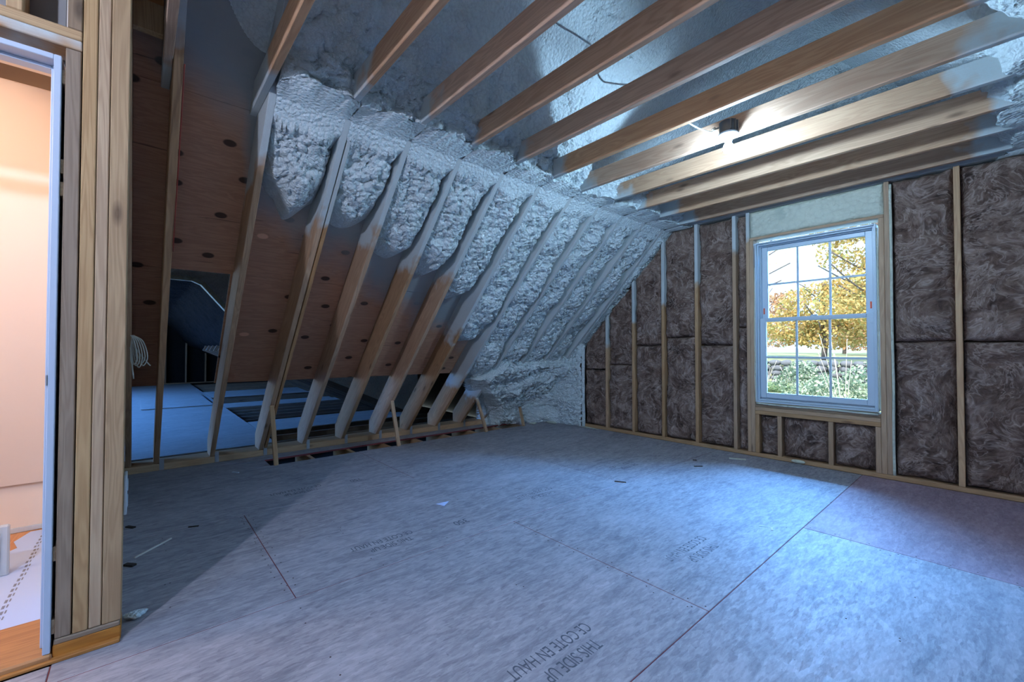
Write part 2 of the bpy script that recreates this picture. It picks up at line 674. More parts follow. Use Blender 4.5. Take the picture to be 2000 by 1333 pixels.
def grid(name, X, Y, Z, mat, parent=None, keep=None, flip=False):
    nr, nc = X.shape
    v = np.stack([X, Y, Z], -1).reshape(-1, 3)
    i = np.arange(nr * nc).reshape(nr, nc)
    q = np.stack([i[:-1, :-1], i[:-1, 1:], i[1:, 1:], i[1:, :-1]], -1).reshape(-1, 4)
    if keep is not None:
        k = keep[:-1, :-1] & keep[:-1, 1:] & keep[1:, 1:] & keep[1:, :-1]
        q = q[k.reshape(-1)]
    if flip:
        q = q[:, ::-1]
    me = bpy.data.meshes.new(name)
    me.vertices.add(len(v))
    me.vertices.foreach_set('co', v.astype(np.float32).ravel())
    me.loops.add(q.size)
    me.loops.foreach_set('vertex_index', q.astype(np.int32).ravel())
    me.polygons.add(len(q))
    me.polygons.foreach_set('loop_start', np.arange(0, q.size, 4, dtype=np.int32))
    me.polygons.foreach_set('loop_total', np.full(len(q), 4, np.int32))
    me.update(calc_edges=True)
    me.validate()
    return link(name, me, mat, parent, True)


def hsh(a, b, s):
    h = np.sin(a * 127.1 + b * 311.7 + s * 74.7) * 43758.5453
    return h - np.floor(h)


def worley(u, v, cell, seed):
    u, v = u / cell, v / cell
    iu, iv = np.floor(u), np.floor(v)
    best = np.full(u.shape, 9.0)
    for du in (-1, 0, 1):
        for dv in (-1, 0, 1):
            a, b = iu + du, iv + dv
            pu, pv = a + hsh(a, b, seed), b + hsh(a, b, seed + 1.7)
            best = np.minimum(best, (pu - u) ** 2 + (pv - v) ** 2)
    return np.sqrt(best)


def vnoise(u, v, cell, seed):
    u, v = u / cell, v / cell
    iu, iv = np.floor(u), np.floor(v)
    fu, fv = u - iu, v - iv
    fu, fv = fu * fu * (3 - 2 * fu), fv * fv * (3 - 2 * fv)
    a, b = hsh(iu, iv, seed), hsh(iu + 1, iv, seed)
    c, d = hsh(iu, iv + 1, seed), hsh(iu + 1, iv + 1, seed)
    return (a + (b - a) * fu) * (1 - fv) + (c + (d - c) * fu) * fv - 0.5


def dome(d, r=0.8):
    return np.sqrt(np.clip(1 - (d / r) ** 2, 0, 1))


def lumps(u, v, seed, amp=1.0, size=1.0):
    wu = u + 0.05 * vnoise(u, v, 0.08, seed + 3) + 0.02 * vnoise(u, v, 0.03, seed + 5)
    wv = v + 0.05 * vnoise(u, v, 0.08, seed + 7) + 0.02 * vnoise(u, v, 0.03, seed + 9)
    return amp * (0.022 * dome(worley(wu, wv, 0.075 * size, seed)) + 0.024 * dome(worley(wu, wv, 0.040 * size, seed + 11))
                  + 0.016 * dome(worley(wu, wv, 0.024 * size, seed + 23)) + 0.045 * vnoise(u, v, 0.17, seed + 31))


# ------------------------------------------------------------------ framing numbers
D = 0.4064                                  # 16 inch spacing
K = 0.9761


def xin(z):
    return (z - 0.0616) * K


ANG = math.atan2(1.0, K)
Y1 = -4.172
ZJ = 2.4694
XC = 3.78
NR = list(range(-1, 11))
ZEND = {0: 2.10, 1: 2.02, 2: 1.88, 3: 1.78, 4: 1.58, 5: 1.17, 6: 0.70, 7: 0.5, 8: 0.4, 9: 0.35, 10: 0.3}
MIST = {-1: 2.55, 0: 2.12, 1: 1.93, 2: 1.87, 3: 1.78, 4: 1.66, 5: 1.22, 6: 0.66, 7: 0.35, 8: 0.2, 9: 0.1, 10: 0.0}

# ------------------------------------------------------------------ FLOOR
floor = struct('floor')
T = 0.018
gap = 0.0034


def panel(x0, x1, y0, y1, m=m_osb, name='subfloor_panel', dz=0.0):
    return box(name, x0 + gap / 2, x1 - gap / 2, y0 + gap / 2, y1 - gap / 2, -T + dz, dz, m, floor, 0.002)


LX = [0.471, 1.690, 2.908, 4.127, 5.346, 6.565, 7.56]
rows = [(-8.2, -7.82, -5.38, -2.941, -0.503, 0.0), (-8.2, -6.598, -4.160, -1.721, 0.0), (-8.2, -7.783, -5.344, -2.906, -0.467, 0.0),
        (-8.2, -6.53, -4.09, -1.65, 0.0), (-8.2, -7.7, -5.3, -2.9, 0.0), (-8.2, -6.5, -4.1, -1.7, 0.0)]
for r, ys in enumerate(rows):
    for a, b in zip(ys[:-1], ys[1:]):
        x0, x1 = LX[r], LX[r + 1]
        if r <= 1 and b < -4.9:
            continue
        if r == 0 and a < -4.9:
            a = -4.9
        if r == 1 and a < -4.9:
            a = -4.9
        red = (r >= 3 and a > -1.7)
        panel(x0, x1, a, b, m_red if red else m_osb)
# strip between the rafter plate and the opening, and the piece left of the opening
panel(-0.29, 0.20, -4.9, -2.0)
panel(-0.29, 0.20, -2.0, 0.0)
panel(0.20, 0.471, -4.9, -3.755)
panel(0.20, 0.471, -0.53, 0.0)
panel(2.79, 2.908, -8.2, -4.9)
o = box('panel_edge', 0.2005, 0.2045, -3.755, -0.53, -0.017, -0.0005, m_maroon, floor, 0.0005)
for yj in [Y1 + D * i for i in range(1, 10)]:
    box('floor_joist', -0.2, 0.62, yj - 0.019, yj + 0.019, -0.26, -0.0185, m_stud, floor, mist=9)
box('floor_underside', -0.4, 7.7, -8.3, 0.14, -0.36, -0.30, m_black, floor)

def seam(x0, x1, y0, y1):
    box('seam_seal', x0, x1, y0, y1, -0.012, -0.0012, m_maroon, floor, 0.0002)


for x in (1.69, 2.908, 4.127):
    seam(x - 0.0016, x + 0.0016, -6.4 if x > 2.9 else -4.89, -0.01)
seam(2.79, 2.905, -4.9016, -4.8984)
for (xa, xb, yy) in ((1.69, 2.908, (-4.16, -1.721)), (2.908, 4.127, (-5.344, -2.906, -0.467)), (0.471, 1.69, (-2.941, -0.503)), (4.127, 5.346, (-4.09, -1.65))):
    for y in yy:
        seam(xa + 0.002, xb - 0.002, y - 0.0016, y + 0.0016)

# printed lettering on the boards
m_inkw = NT('worn_ink')
_n = m_inkw.noise(m_inkw.pos(), 60.0, 4.0, 0.7)
_n2 = m_inkw.noise(m_inkw.pos(), 4.0, 2.0)
_k = m_inkw.math('MULTIPLY', m_inkw.math('SUBTRACT', m_inkw.math('ADD', m_inkw.math('MULTIPLY', _n, 0.5), m_inkw.math('MULTIPLY', _n2, 0.6)), 0.38), 6.0, clamp=True)
m_inkw.set(Base_Color=(0.10, 0.115, 0.145), Roughness=0.7, Alpha=m_inkw.math('MULTIPLY', _k, 0.88))
m_inkw = m_inkw.m


def lettering(txt, x, y, size, name='printed_lettering', rot=-PI / 2, z=0.0006, parent=None, sx=1.0):
    cu = bpy.data.curves.new(name, 'FONT')
    cu.body = txt
    cu.size = size
    cu.align_x = 'CENTER'
    cu.materials.append(m_inkw)
    tmp = bpy.data.objects.new('tmp', cu)
    me = bpy.data.meshes.new_from_object(tmp)
    bpy.data.objects.remove(tmp)
    o = bpy.data.objects.new(name, me)
    C.objects.link(o)
    o.location = (x, y, z)
    o.rotation_euler = (0, 0, rot)
    o.scale = (sx, 1, 1)
    o.parent = parent or floor
    return o


for (x, y, k) in ((3.915, -3.535, 1.0), (2.68, -3.62, 0.9), (1.425, -3.75, 0.9), (3.85, -2.42, 1.0), (2.64, -1.28, 0.9), (2.66, -2.42, 0.9)):
    lettering('THIS SIDE UP', x, y, 0.078 * k, sx=0.60)
    lettering('CE COTE EN HAUT', x - 0.085 * k, y - 0.02, 0.078 * k, sx=0.60)
lettering('350', 2.675, -3.16, 0.085, sx=0.8)
lettering('350', 1.40, -3.33, 0.08, sx=0.8)

# nail heads beside the seams
nv, nf = [], []


def nail(x, y, r=0.004):
    i = len(nv)
    for k in range(6):
        a = k * PI / 3
        nv.append((x + r * math.cos(a), y + r * math.sin(a), 0.0008))
    nf.append(list(range(i, i + 6)))


for (xa, xb, y) in ((1.69, 2.908, -4.16), (2.908, 4.127, -2.906), (1.69, 2.908, -1.721), (0.471, 1.69, -2.941), (4.127, 5.3, -1.65)):
    for s in (-1, 1):
        x = xa + 0.03
        while x < xb:
            nail(x, y + s * random.uniform(0.018, 0.034))
            x += random.uniform(0.06, 0.13)
for k in range(170):
    yj = Y1 + D * random.randint(-2, 9)
    nail(random.uniform(0.6, 5.2), yj + random.uniform(-0.015, 0.015), 0.0035)
o = link('nail_heads', mesh('nail_heads', nv, nf), m_darkscrap, floor)
o['kind'] = 'stuff'

# ------------------------------------------------------------------ CEILING JOISTS
ceil = struct('ceiling')


def joist_poly(half_b, half_t, z0, z1):
    return [(XC - half_b, z0), (XC + half_b, z0), (XC + half_t, z1), (XC - half_t, z1)]


for i in NR:
    yj = Y1 + D * i
    j = prism_xz('ceiling_joist', [(2.01, ZJ), (2 * XC - 2.01, ZJ), (2 * XC - 2.15, ZJ + 0.14), (1.84 + 0.28, ZJ + 0.14), (1.87, ZJ + 0.075)] if i in (-1, 0) else
                 [(2.05, ZJ), (2 * XC - 2.05, ZJ), (2 * XC - 2.2, ZJ + 0.14), (2.2, ZJ + 0.14)], yj - 0.038, yj - 0.001, m_joist, ceil,
                 mist=(1.02 + random.uniform(-0.06, 0.10)) if i > 2 else (0.98 if i > 0 else 1.45 - 0.25 * (i == 0)))
for k in range(1, 10):
    yj = Y1 - D * (k + 1)
    if yj > -8.1:
        prism_xz('ceiling_joist', joist_poly(1.7, 1.6, ZJ, ZJ + 0.14), yj - 0.038, yj - 0.001, m_joist, ceil, mist=1.05)
# short blocking between the leftmost members
box('blocking', 2.33, 2.368, -4.728, -4.617, 2.55, 2.69, m_post, ceil)
box('blocking', 2.30, 2.338, -4.728, -4.617, 2.692, 2.83, m_thresh, ceil)

# ------------------------------------------------------------------ LEFT SLOPE: rafters, plate, sheathing, foam
wl = struct('wall_left')
RP = [(0.0, 0.0616), (xin(3.72), 3.72), (xin(3.72) - 0.10, 3.80), (3.80 * K - 0.0601 - 0.336, 3.80), (-0.20, 0.2009), (-0.20, 0.0616)]


def rafter(y, mist, name='rafter', thick=0.038):
    return prism_xz(name, RP, y, y + thick, m_rafter, wl, ANG, (xin(1.8) - 0.1, 1.8), mist)


for i in NR:
    rafter(Y1 + D * i, MIST[i])
rafter(-0.046, 0.0)
rafter(-4.765, 2.9)
# the split second board beside the second rafter
SP = [(0.0, 0.0616), (xin(2.38) + 0.003, 2.38), (xin(2.38) - 0.10, 2.38), (-0.12, 0.0616)]
prism_xz('rafter', SP, Y1 + D + 0.0455, Y1 + D + 0.070, m_rafter, wl, ANG, None, 1.93)
box('rafter_plate', -0.24, 0.01, -4.9, 0.0, 0.0005, 0.0605, m_stud, wl, mist=9).rotation_euler
# metal ties at every rafter foot
for i in NR + [-1]:
    pass
for i in range(-1, 9):
    y = Y1 + D * i + 0.039
    o = box('metal_tie', 0.011, 0.013, y, y + 0.032, 0.004, 0.10, m_metal, wl, 0.0005)
    box('metal_tie', -0.055, 0.012, y, y + 0.002, 0.03, 0.135, m_metal, wl, 0.0005)
    box('metal_tie', -0.05, 0.012, y + 0.002, y + 0.032, 0.0608, 0.0625, m_metal, wl, 0.0005)

# knee props
for (xb, yb, xt, yt, zt, m) in ((0.49, -3.715, 0.489, -3.757, 0.555, 9), (0.515, -2.50, 0.43, -2.545, 0.50, 9), (0.51, -1.27, 0.36, -1.318, 0.43, 0.33), (0.515, -0.62, 0.25, -0.478, 0.32, 0.25)):
    bar('knee_stud', (xb, yb, 0.0), (xt, yt, zt), 0.038, 0.03, m_stud, wl, (1, 0, 0), mist=m)


def deck(z0, z1, y0, y1, off=0.237, th=0.012, m=m_ply, name='sheathing_panel', parent=None):
    """sheet lying on the outer edge of the rafters between heights z0 and z1"""
    h = off * math.sqrt(1 + K * K)
    h2 = (off + th) * math.sqrt(1 + K * K)
    pts = [(xin(z0) - h, z0), (xin(z1) - h, z1), (xin(z1) - h2, z1), (xin(z0) - h2, z0)]
    v, f = [], []
    for y in (y0, y1):
        v += [(x, y, z) for x, z in pts]
    f = [[0, 1, 2, 3], [7, 6, 5, 4], [0, 4, 5, 1], [1, 5, 6, 2], [2, 6, 7, 3], [3, 7, 4, 0]]
    me = mesh(name, v, f)
    import bmesh
    bm = bmesh.new()
    bm.from_mesh(me)
    bmesh.ops.recalc_face_normals(bm, faces=bm.faces)
    bm.to_mesh(me)
    bm.free()
    return link(name, me, m, parent or wl)


ZR = [0.778, 1.632, 2.487, 3.342, 3.98]
deck(ZR[0], ZR[1] - 0.002, -4.95, -4.548)
deck(ZR[0], ZR[1] - 0.002, -4.185, -1.745)
deck(ZR[0] + 0.03, ZR[1] - 0.002, -1.742, 0.10)
for r in (1, 2, 3):
    off = 1.1 * (r % 2)
    ys = [-4.95, -3.56 + off * 0.6, -1.12 + off * 0.6, 0.10]
    for a, b in zip(ys[:-1], ys[1:]):
        deck(ZR[r], ZR[r + 1] - 0.002, a + 0.001, b - 0.001)


# ---- foam in every bay of the left slope
def bay_foam(i, res=0.0072, mirror=False, parent=None):
    yl, yr = Y1 + D * i + 0.036, Y1 + D * (i + 1) + 0.002
    nc = max(8, int((yr - yl) / res))
    vv = np.linspace(0, 1, nc)
    ze = ZEND.get(i, 0.3)
    zend = ze + 0.10 * (2 * vv - 1) ** 2 + 0.10 * vnoise(vv * 0.4 + i, vv * 0 + 3.3, 0.12, i + 50) - 0.10 * np.clip((vv - 0.35) / 0.2, 0, 1) * (i == 0)
    n1 = int((2.466 - ze) * 1.41 / res)
    n2 = int(1.42 * 1.41 / (res * 1.25))
    R1 = np.linspace(0, 1, n1)[:, None]
    z1 = zend[None, :] + R1 * (2.4665 - zend[None, :])
    z2 = np.concatenate([[2.468], np.linspace(2.470, 4.02, n2)])[:, None] + 0 * vv[None, :]
    z = np.concatenate([z1, z2], 0)
    V = np.broadcast_to(vv[None, :], z.shape)
    Y = yl + V * (yr - yl)
    low = np.arange(z.shape[0])[:, None] < n1
    crown = np.sqrt(np.clip(1 - (2 * V - 1) ** 2, 0, 1))
    Y = np.where(low, Y, Y1 + D * i + 0.016 + V * (D + 0.006))
    s = z * 1.41
    lp = lumps(s, Y, 13.0 + i * 2.3)
    px = (-0.165 + 0.095 * crown) if i < 5 else (-0.125 + 0.055 * crown)
    px = px - 0.05 * np.clip((V - 0.68) / 0.32, 0, 1) ** 1.5
    px = px + 0.085 * np.exp(-V / 0.08) + 0.07 * vnoise(s, Y, 0.30, i + 77)
    px = px - 0.048
    lq = 1.35 * lp
    # trimmed band under the joists
    cutk = np.clip((z - (2.385 + 0.03 * vnoise(Y, Y * 0, 0.09, 7.0))) / 0.03, 0, 1)
    fz = np.clip((z - zend[None, :]) / 0.16, 0, 1)
    px = px + lq
    px = np.where(low, np.minimum(px + 0.20 * cutk, 0.001 - 0.006 * (hsh(np.round(s * 90), np.round(Y * 90), i) > 0.84)), px)
    gate = np.clip((V - 0.02) / 0.2, 0, 1) * np.clip((1 - V) / 0.06, 0, 1)
    f = np.sqrt(np.clip((z - zend[None, :]) / 0.16, 0, 1))
    px = np.where(low, -0.335 + (px - lq + 0.335) * f + lq * np.minimum(1, 2.5 * fz), px)
    # roll of foam standing on the line of joist ends, cut flat below
    up = ~low
    roll = 0.16 * crown ** 0.8 * np.exp(-np.clip(z - 2.47, 0, 9) / 0.10) * (0.55 + 0.5 * hsh(np.float64(i), np.float64(2), 5.0))
    bigl = lumps(s, Y, 91.0, 1.0, 1.45)
    fade = np.clip((3.3 - z) / 0.7, 0.35, 1)
    pxu = -0.02 + 0.02 * crown + roll + 1.7 * bigl * fade + 0.12 * vnoise(s, Y, 0.45, 5.0)
    pxu = pxu + 0.06 * dome(worley(s + 0.03 * vnoise(s, Y, 0.06, 4.0), Y, 0.14, 3.0)) * np.clip((3.1 - z) / 0.5, 0, 1) - 0.02
    pxu = np.maximum(pxu, 0.014 - 0.3 * np.clip(0.045 - np.minimum(V, 1 - V), 0, 1) * 0)
    px = np.where(up, pxu, px)
    X = xin(z) + px
    X = np.where(up, np.minimum(X, XC + 0.02), X)
    z = np.where(low, np.where(cutk > 0.3, z, z - 0.55 * lq * np.minimum(1, 2.5 * fz) * np.clip(np.minimum(V, 1 - V) / 0.12, 0, 1)), np.where(z < 2.4695, z, np.maximum(2.469, z - 0.9 * bigl * fade)))
    if mirror:
        X = 2 * XC - X
    return grid('spray_foam', X, Y, z, m_foam, parent or wl, flip=mirror)


for i in range(0, 11):
    bay_foam(i)


# foam above the leftmost bay: only a thin mist coat high up
def coat_left():
    yl, yr = -4.56, Y1
    z = np.linspace(2.62, 3.90, 130)[:, None] + np.zeros((1, 40))
    V = np.linspace(0, 1, 40)[None, :] + np.zeros((130, 1))
    Y = yl + V * (yr - yl)
    s = z * 1.41
    k = np.clip((z - 2.72 - 0.5 * (1 - V) ** 2) / 0.35, 0, 1)
    px = -0.335 + k * (0.12 + 0.12 * V) + 1.4 * lumps(s, Y, 5.0, 1.0, 1.5) * k
    grid('spray_foam', xin(z) + px, Y, z, m_foam, wl)


coat_left()


# lumpy mass at the foot of the slope by the window wall
def corner_mass():
    ny, nz = 230, 170
    y = np.linspace(-1.70, 0.02, ny)[None, :] + np.zeros((nz, 1))
    z = np.linspace(-0.01, 1.05, nz)[:, None] + np.zeros((1, ny))
    yleft = np.interp(z, [0, 0.22, 0.32, 0.5, 0.72, 0.95, 1.1], [-0.98, -1.0, -1.10, -1.28, -1.58, -1.22, -0.9])
    yleft = yleft + 0.10 * vnoise(z, y * 0 + 1.1, 0.11, 3)
    f = np.sqrt(np.clip((y - yleft) / 0.15, 0, 1))
    top = np.clip((1.03 + 0.12 * vnoise(y, z * 0, 0.2, 8) - z) / 0.18, 0, 1) ** 0.6
    base = np.where(z > 0.28, xin(z), 0.213 - 0.35 * np.clip(0.28 - z, 0, 1))
    fil = 0.55 * np.exp((y + 0.02) / 0.17) * np.clip(1 - z / 0.9, 0, 1) ** 0.8 + 0.10 * np.exp(-((y + 0.30) / 0.12) ** 2) * (z < 0.25) * np.clip((0.25 - z) / 0.25, 0, 1)
    lp = lumps(y, z * 1.3, 201.0, 1.5, 1.7) + lumps(y, z * 1.3, 231.0, 1.3, 0.95)
    px = -0.06 + 0.04 * np.minimum(f, 1) + lp + 0.07 * vnoise(y, z, 0.26, 61)
    k = f * top
    x = base + fil + (-0.34 + (px + 0.34) * k)
    z = np.maximum(z - 0.40 * (lp - 0.06) * k, -0.01)
    o = grid('spray_foam', x, y, z, m_foam, wl, keep=(f > 0.001))
    return o


corner_mass()

# ------------------------------------------------------------------ RIGHT SLOPE (mirror, mostly outside the view)
wr = struct('wall_right')
for i in range(-8, 11):
    y = Y1 + D * i
    if y < -8.2:
        continue
    prism_xz('rafter', [(2 * XC - x, z) for x, z in RP], y, y + 0.038, m_rafter, wr, -ANG, (2 * XC - xin(1.8), 1.8), 0.6)
    bay_foam(i, 0.022, True, wr)
for i in range(-8, -2):
    y = Y1 + D * i
    if y > -8.2:
        prism_xz('rafter', [(xin(2.3), 2.3), (xin(3.72), 3.72), (xin(3.72) - 0.3, 3.72), (xin(2.3) - 0.3, 2.3)], y, y + 0.038, m_rafter, ceil, ANG, None, 0.6)


def slab(name, pts, th, m, parent):
    """flat quad with thickness th along its normal"""
    a, b, c, d = [Vector(p) for p in pts]
    n = (b - a).cross(d - a).normalized() * th
    v = [a, b, c, d, a + n, b + n, c + n, d + n]
    f = [[3, 2, 1, 0], [4, 5, 6, 7], [0, 1, 5, 4], [1, 2, 6, 5], [2, 3, 7, 6], [3, 0, 4, 7]]
    return link(name, mesh(name, v, f), m, parent)


h0 = 0.26 * math.sqrt(1 + K * K)
slab('sheathing_panel', [(2 * XC - (xin(-0.1) - h0), -8.3, -0.1), (2 * XC - (xin(-0.1) - h0), 0.1, -0.1), (2 * XC - (xin(4.1) - h0), 0.1, 4.1), (2 * XC - (xin(4.1) - h0), -8.3, 4.1)], 0.02, m_sheath, wr)
slab('sheathing_panel', [(xin(2.35) - h0, -8.3, 2.35), (xin(4.2) - h0, -8.3, 4.2), (xin(4.2) - h0, -4.95, 4.2), (xin(2.35) - h0, -4.95, 2.35)], 0.02, m_sheath, ceil)
# rear part of the left roof underside, behind the camera
z = np.linspace(2.40, 3.9, 70)[:, None] + np.zeros((1, 160))
y = np.linspace(-8.2, -4.78, 160)[None, :] + np.zeros((70, 1))
grid('spray_foam', np.minimum(xin(z) - 0.12 + lumps(z * 1.41, y, 333.0, 1.2, 1.5), XC), y, z, m_foam, ceil)
z = np.zeros((90, 420))
y = np.linspace(-8.2, 0.0, 420)[None, :] + z
x = np.linspace(XC - 0.42, XC + 0.42, 90)[:, None] + z
grid('spray_foam', x, y, 3.74 - 0.6 * lumps(x, y, 640.0, 1.0, 1.4) + 0.25 * ((x - XC) / 0.42) ** 2 * 0, m_foam, ceil)
box('ridge_cap', XC - 0.4, XC + 0.4, -8.3, 0.15, 4.02, 4.06, m_sheath, ceil)

box('rafter_plate', 7.56, 8.15, -8.3, 0.14, -0.05, 0.06, m_sheath, wr)  # added filler, blocks light leaking in at the slope's foot

# ------------------------------------------------------------------ WINDOW WALL
wb = struct('wall_back')
X0 = 1.4509
HT = 2.4766


def ztop(x):
    return min(HT, x / K + 0.0616 - 0.055)


def stud(x0, x1, z0=0.0385, z1=None, y0=0.0, y1=0.14, mist=None, name='stud', m=None):
    if mist is None:
        mist = 1.12 + (x0 - 1.45) * 0.52
    zt = z1 if z1 is not None else ztop(x0)
    if z1 is None and ztop(x0) < HT:
        return prism_xz2(name, x0, x1, z0, ztop(x0), ztop(x1), y0, y1, mist)
    return box(name, x0, x1, y0, y1, z0, zt, m or m_stud, wb, mist=mist)


def prism_xz2(name, x0, x1, z0, za, zb, y0, y1, mist):
    # upright stud with a raked top; local x axis vertical
    return prism_xz(name, [(x0, z0), (x1, z0), (x1, zb), (x0, za)], y0, y1, m_stud, wb, PI / 2, None, mist)


box('bottom_plate', 1.07, 7.3, 0.0, 0.14, 0.0005, 0.038, m_stud, wb, mist=9)
box('top_plate', 2.32, 5.3, 0.0, 0.14, HT + 0.0005, HT + 0.038, m_stud, wb, mist=0.5)
box('top_plate', 2.32, 5.3, 0.0, 0.14, HT + 0.039, HT + 0.077, m_stud, wb, mist=1.5)
box('gap_foam', 2.3, 5.3, -0.07, 0.10, HT + 0.078, HT + 0.20, m_foam, wb)
sx = [X0 + D * k for k in range(0, 5)] + [X0 + D * k for k in (8, 9, 10, 11, 12)]
for k, x in enumerate(sx):
    if k < 5:
        stud(x, x + 0.036)
    elif x < 5.2:
        stud(x - 0.002, x + 0.034, mist=9)
    else:
        zt = ztop(2 * XC - x - 0.04)
        box('stud', x, x + 0.036, 0, 0.14, 0.0385, zt, m_stud, wb, mist=1.8)
# window rough framing
stud(3.213, 3.245, z1=HT, mist=2.16)
stud(3.246, 3.284, z1=2.183, mist=9)
stud(4.256, 4.292, z1=2.183, mist=9)
stud(4.293, 4.327, z1=HT, mist=9)
box('header', 3.246, 4.292, 0.0, 0.14, 2.184, 2.209, m_stud, wb, mist=9)
box('sill_plate', 3.285, 4.255, 0.0, 0.14, 0.462, 0.497, m_stud, wb, mist=9)
box('sill_plate', 3.285, 4.255, 0.0, 0.14, 0.4245, 0.4612, m_stud, wb, mist=9)
for a, b in ((3.285, 3.322), (3.483, 3.519), (3.889, 3.927), (4.218, 4.255)):
    stud(a, b, z1=0.4238, mist=9, name='cripple_stud')


def batt(x0, x1, z0, z1, rake=False, seed=1.0, bulge=0.03, yb=0.03):
    nx, nz = max(10, int((x1 - x0) / 0.011)), max(10, int((z1 - z0) / 0.011))
    U = np.linspace(0, 1, nx)[None, :] + np.zeros((nz, 1))
    W = np.linspace(0, 1, nz)[:, None] + np.zeros((1, nx))
    X = x0 + U * (x1 - x0)
    zt = np.minimum(z1, X / K + 0.0616 - 0.06) if rake else z1
    Zz = z0 + W * (zt - z0)
    e = np.minimum(np.minimum(U, 1 - U) * (x1 - x0), np.minimum(W, 1 - W) * (z1 - z0))
    tuck = np.clip(e / 0.035, 0, 1) ** 0.5
    Zz = Zz + 0.016 * vnoise(X, X * 0, 0.07, seed + 2) * np.exp(-np.minimum(W, 1 - W) * (z1 - z0) / 0.05) * (W > 0.5 if z0 < 0.1 else 1)
    fl = 0.030 * vnoise(X + seed, Zz, 0.16, seed) + 0.022 * vnoise(X, Zz + seed, 0.06, seed + 4) + 0.012 * vnoise(X, Zz, 0.025, seed + 8)
    Yy = yb + 0.032 * (1 - tuck) - bulge * tuck * (0.6 + 0.4 * np.sin(PI * U)) - fl * 1.15 + 0.006
    Yy = Yy + 0.02 * (hsh(np.round(Zz * 120), np.round(X * 0), seed) - 0.5) * np.exp(-np.minimum(U, 1 - U) * (x1 - x0) / 0.012)
    return grid('insulation_batt', X, Yy, Zz, m_batt, wb)


bays = [1.082] + sx[:5]
for k in range(5):
    a = bays[k] + (0.036 if k else 0) + 0.003
    b = bays[k + 1] - 0.003
    full = min(HT, b / K)
    zs = [0.04, 0.80 + 0.07 * (k % 3), HT - 0.005] if k < 2 else [0.04, 1.12 + 0.09 * (k % 2), HT - 0.01]
    for j in range(2):
        if zs[j + 1] > b / K:
            zs[j + 1] = HT
        batt(a, b, zs[j] + 0.004 * j, zs[j + 1], True, 3.3 * k + j + 1)
batt(sx[4] + 0.039, 3.210, 0.04, 1.3, False, 21.0)
batt(sx[4] + 0.039, 3.210, 1.303, HT - 0.01, False, 23.0)
for a, b in ((3.325, 3.480), (3.522, 3.886), (3.930, 4.215)):
    batt(a, b, 0.042, 0.421, False, 31 + a * 7, 0.022)
for (a, b) in ((4.345, sx[5] - 0.004), (sx[5] + 0.036, sx[6] - 0.004)):
    batt(a, b, 0.042, 1.135, False, a * 5)
    batt(a, b, 1.139, HT - 0.004, False, a * 9)
batt(sx[6] + 0.036, sx[7] - 0.004, 0.042, 2.0, False, 77)
for a, b, zt in ((sx[7] + 0.036, sx[8], 1.6), (sx[8] + 0.036, sx[9], 1.2), (sx[9] + .036, sx[9] + .4, .8)):
    batt(a, b, 0.042, zt, False, a * 3)


def foam_plate(x0, x1, z0, z1, y, seed, m, amp=1.0, res=0.009, parent=None, name='spray_foam', zt=None):
    nx, nz = int((x1 - x0) / res), int((z1 - z0) / res)
    X = np.linspace(x0, x1, nx)[None, :] + np.zeros((nz, 1))
    Zz = np.linspace(z0, z1, nz)[:, None] + np.zeros((1, nx))
    if zt is not None:
        Zz = z0 + (Zz - z0) / (z1 - z0) * (np.minimum(z1, zt(X)) - z0)
    U = np.minimum(np.minimum(X - x0, x1 - X), np.minimum(Zz - z0, np.maximum(Zz.max(0, keepdims=True) - Zz, 0)))
    tuck = np.clip(U / 0.03, 0, 1) ** 0.5
    Yy = y + 0.03 * (1 - tuck) - lumps(X, Zz, seed, amp)
    return grid(name, X, Yy, Zz, m, parent or wb)


foam_plate(3.246, 4.292, 2.21, HT - 0.002, 0.006, 401.0, m_foamcut, 0.12)
foam_plate(2.3, 5.26, HT + 0.08, 3.98, 0.10, 433.0, m_foam, 1.2, 0.016)
# lumpy foam over the gable framing under the eave
foam_plate(0.18, 1.078, 0.0, 1.16, 0.01, 409.0, m_foam, 1.9, zt=lambda X: X / K + 0.10)
tube('foam_bead', [(1.078, 0.0, 0.0), (1.083, -0.012, 0.3), (1.080, -0.012, 0.7), (1.083, -0.005, 1.15)], 0.026, m_foam, wb)
tube('foam_bead', [(4.336, 0.004, 0.04), (4.334, 0.002, 0.3), (4.338, 0.0, 0.8), (4.334, 0.006, 1.3), (4.337, 0.0, 1.9), (4.334, 0.006, 2.45)], 0.010, m_foamcut, wb)
# outer sheathing with the window opening
for (a, b, c, d) in ((-12.0, 3.285, -0.4, 4.2), (4.255, 8.2, -0.4, 4.2), (3.285, 4.255, -0.4, 0.50), (3.285, 4.255, 2.184, 4.2)):
    box('sheathing', a, b, 0.142, 0.16, c, d, m_sheath, wb)

# ------------------------------------------------------------------ WINDOW
win = struct('window_1')
FX0, FX1, FZ0, FZ1 = 3.299, 4.241, 0.548, 2.142


def frame4(name, x0, x1, z0, z1, wx0, wx1, wz0, wz1, y0, y1, m, parent):
    box(name, x0, x0 + wx0, y0, y1, z0, z1, m, parent, 0.004)
    box(name, x1 - wx1, x1, y0, y1, z0, z1, m, parent, 0.004)
    box(name, x0 + wx0, x1 - wx1, y0, y1, z0, z0 + wz0, m, parent, 0.004)
    box(name, x0 + wx0, x1 - wx1, y0, y1, z1 - wz1, z1, m, parent, 0.004)


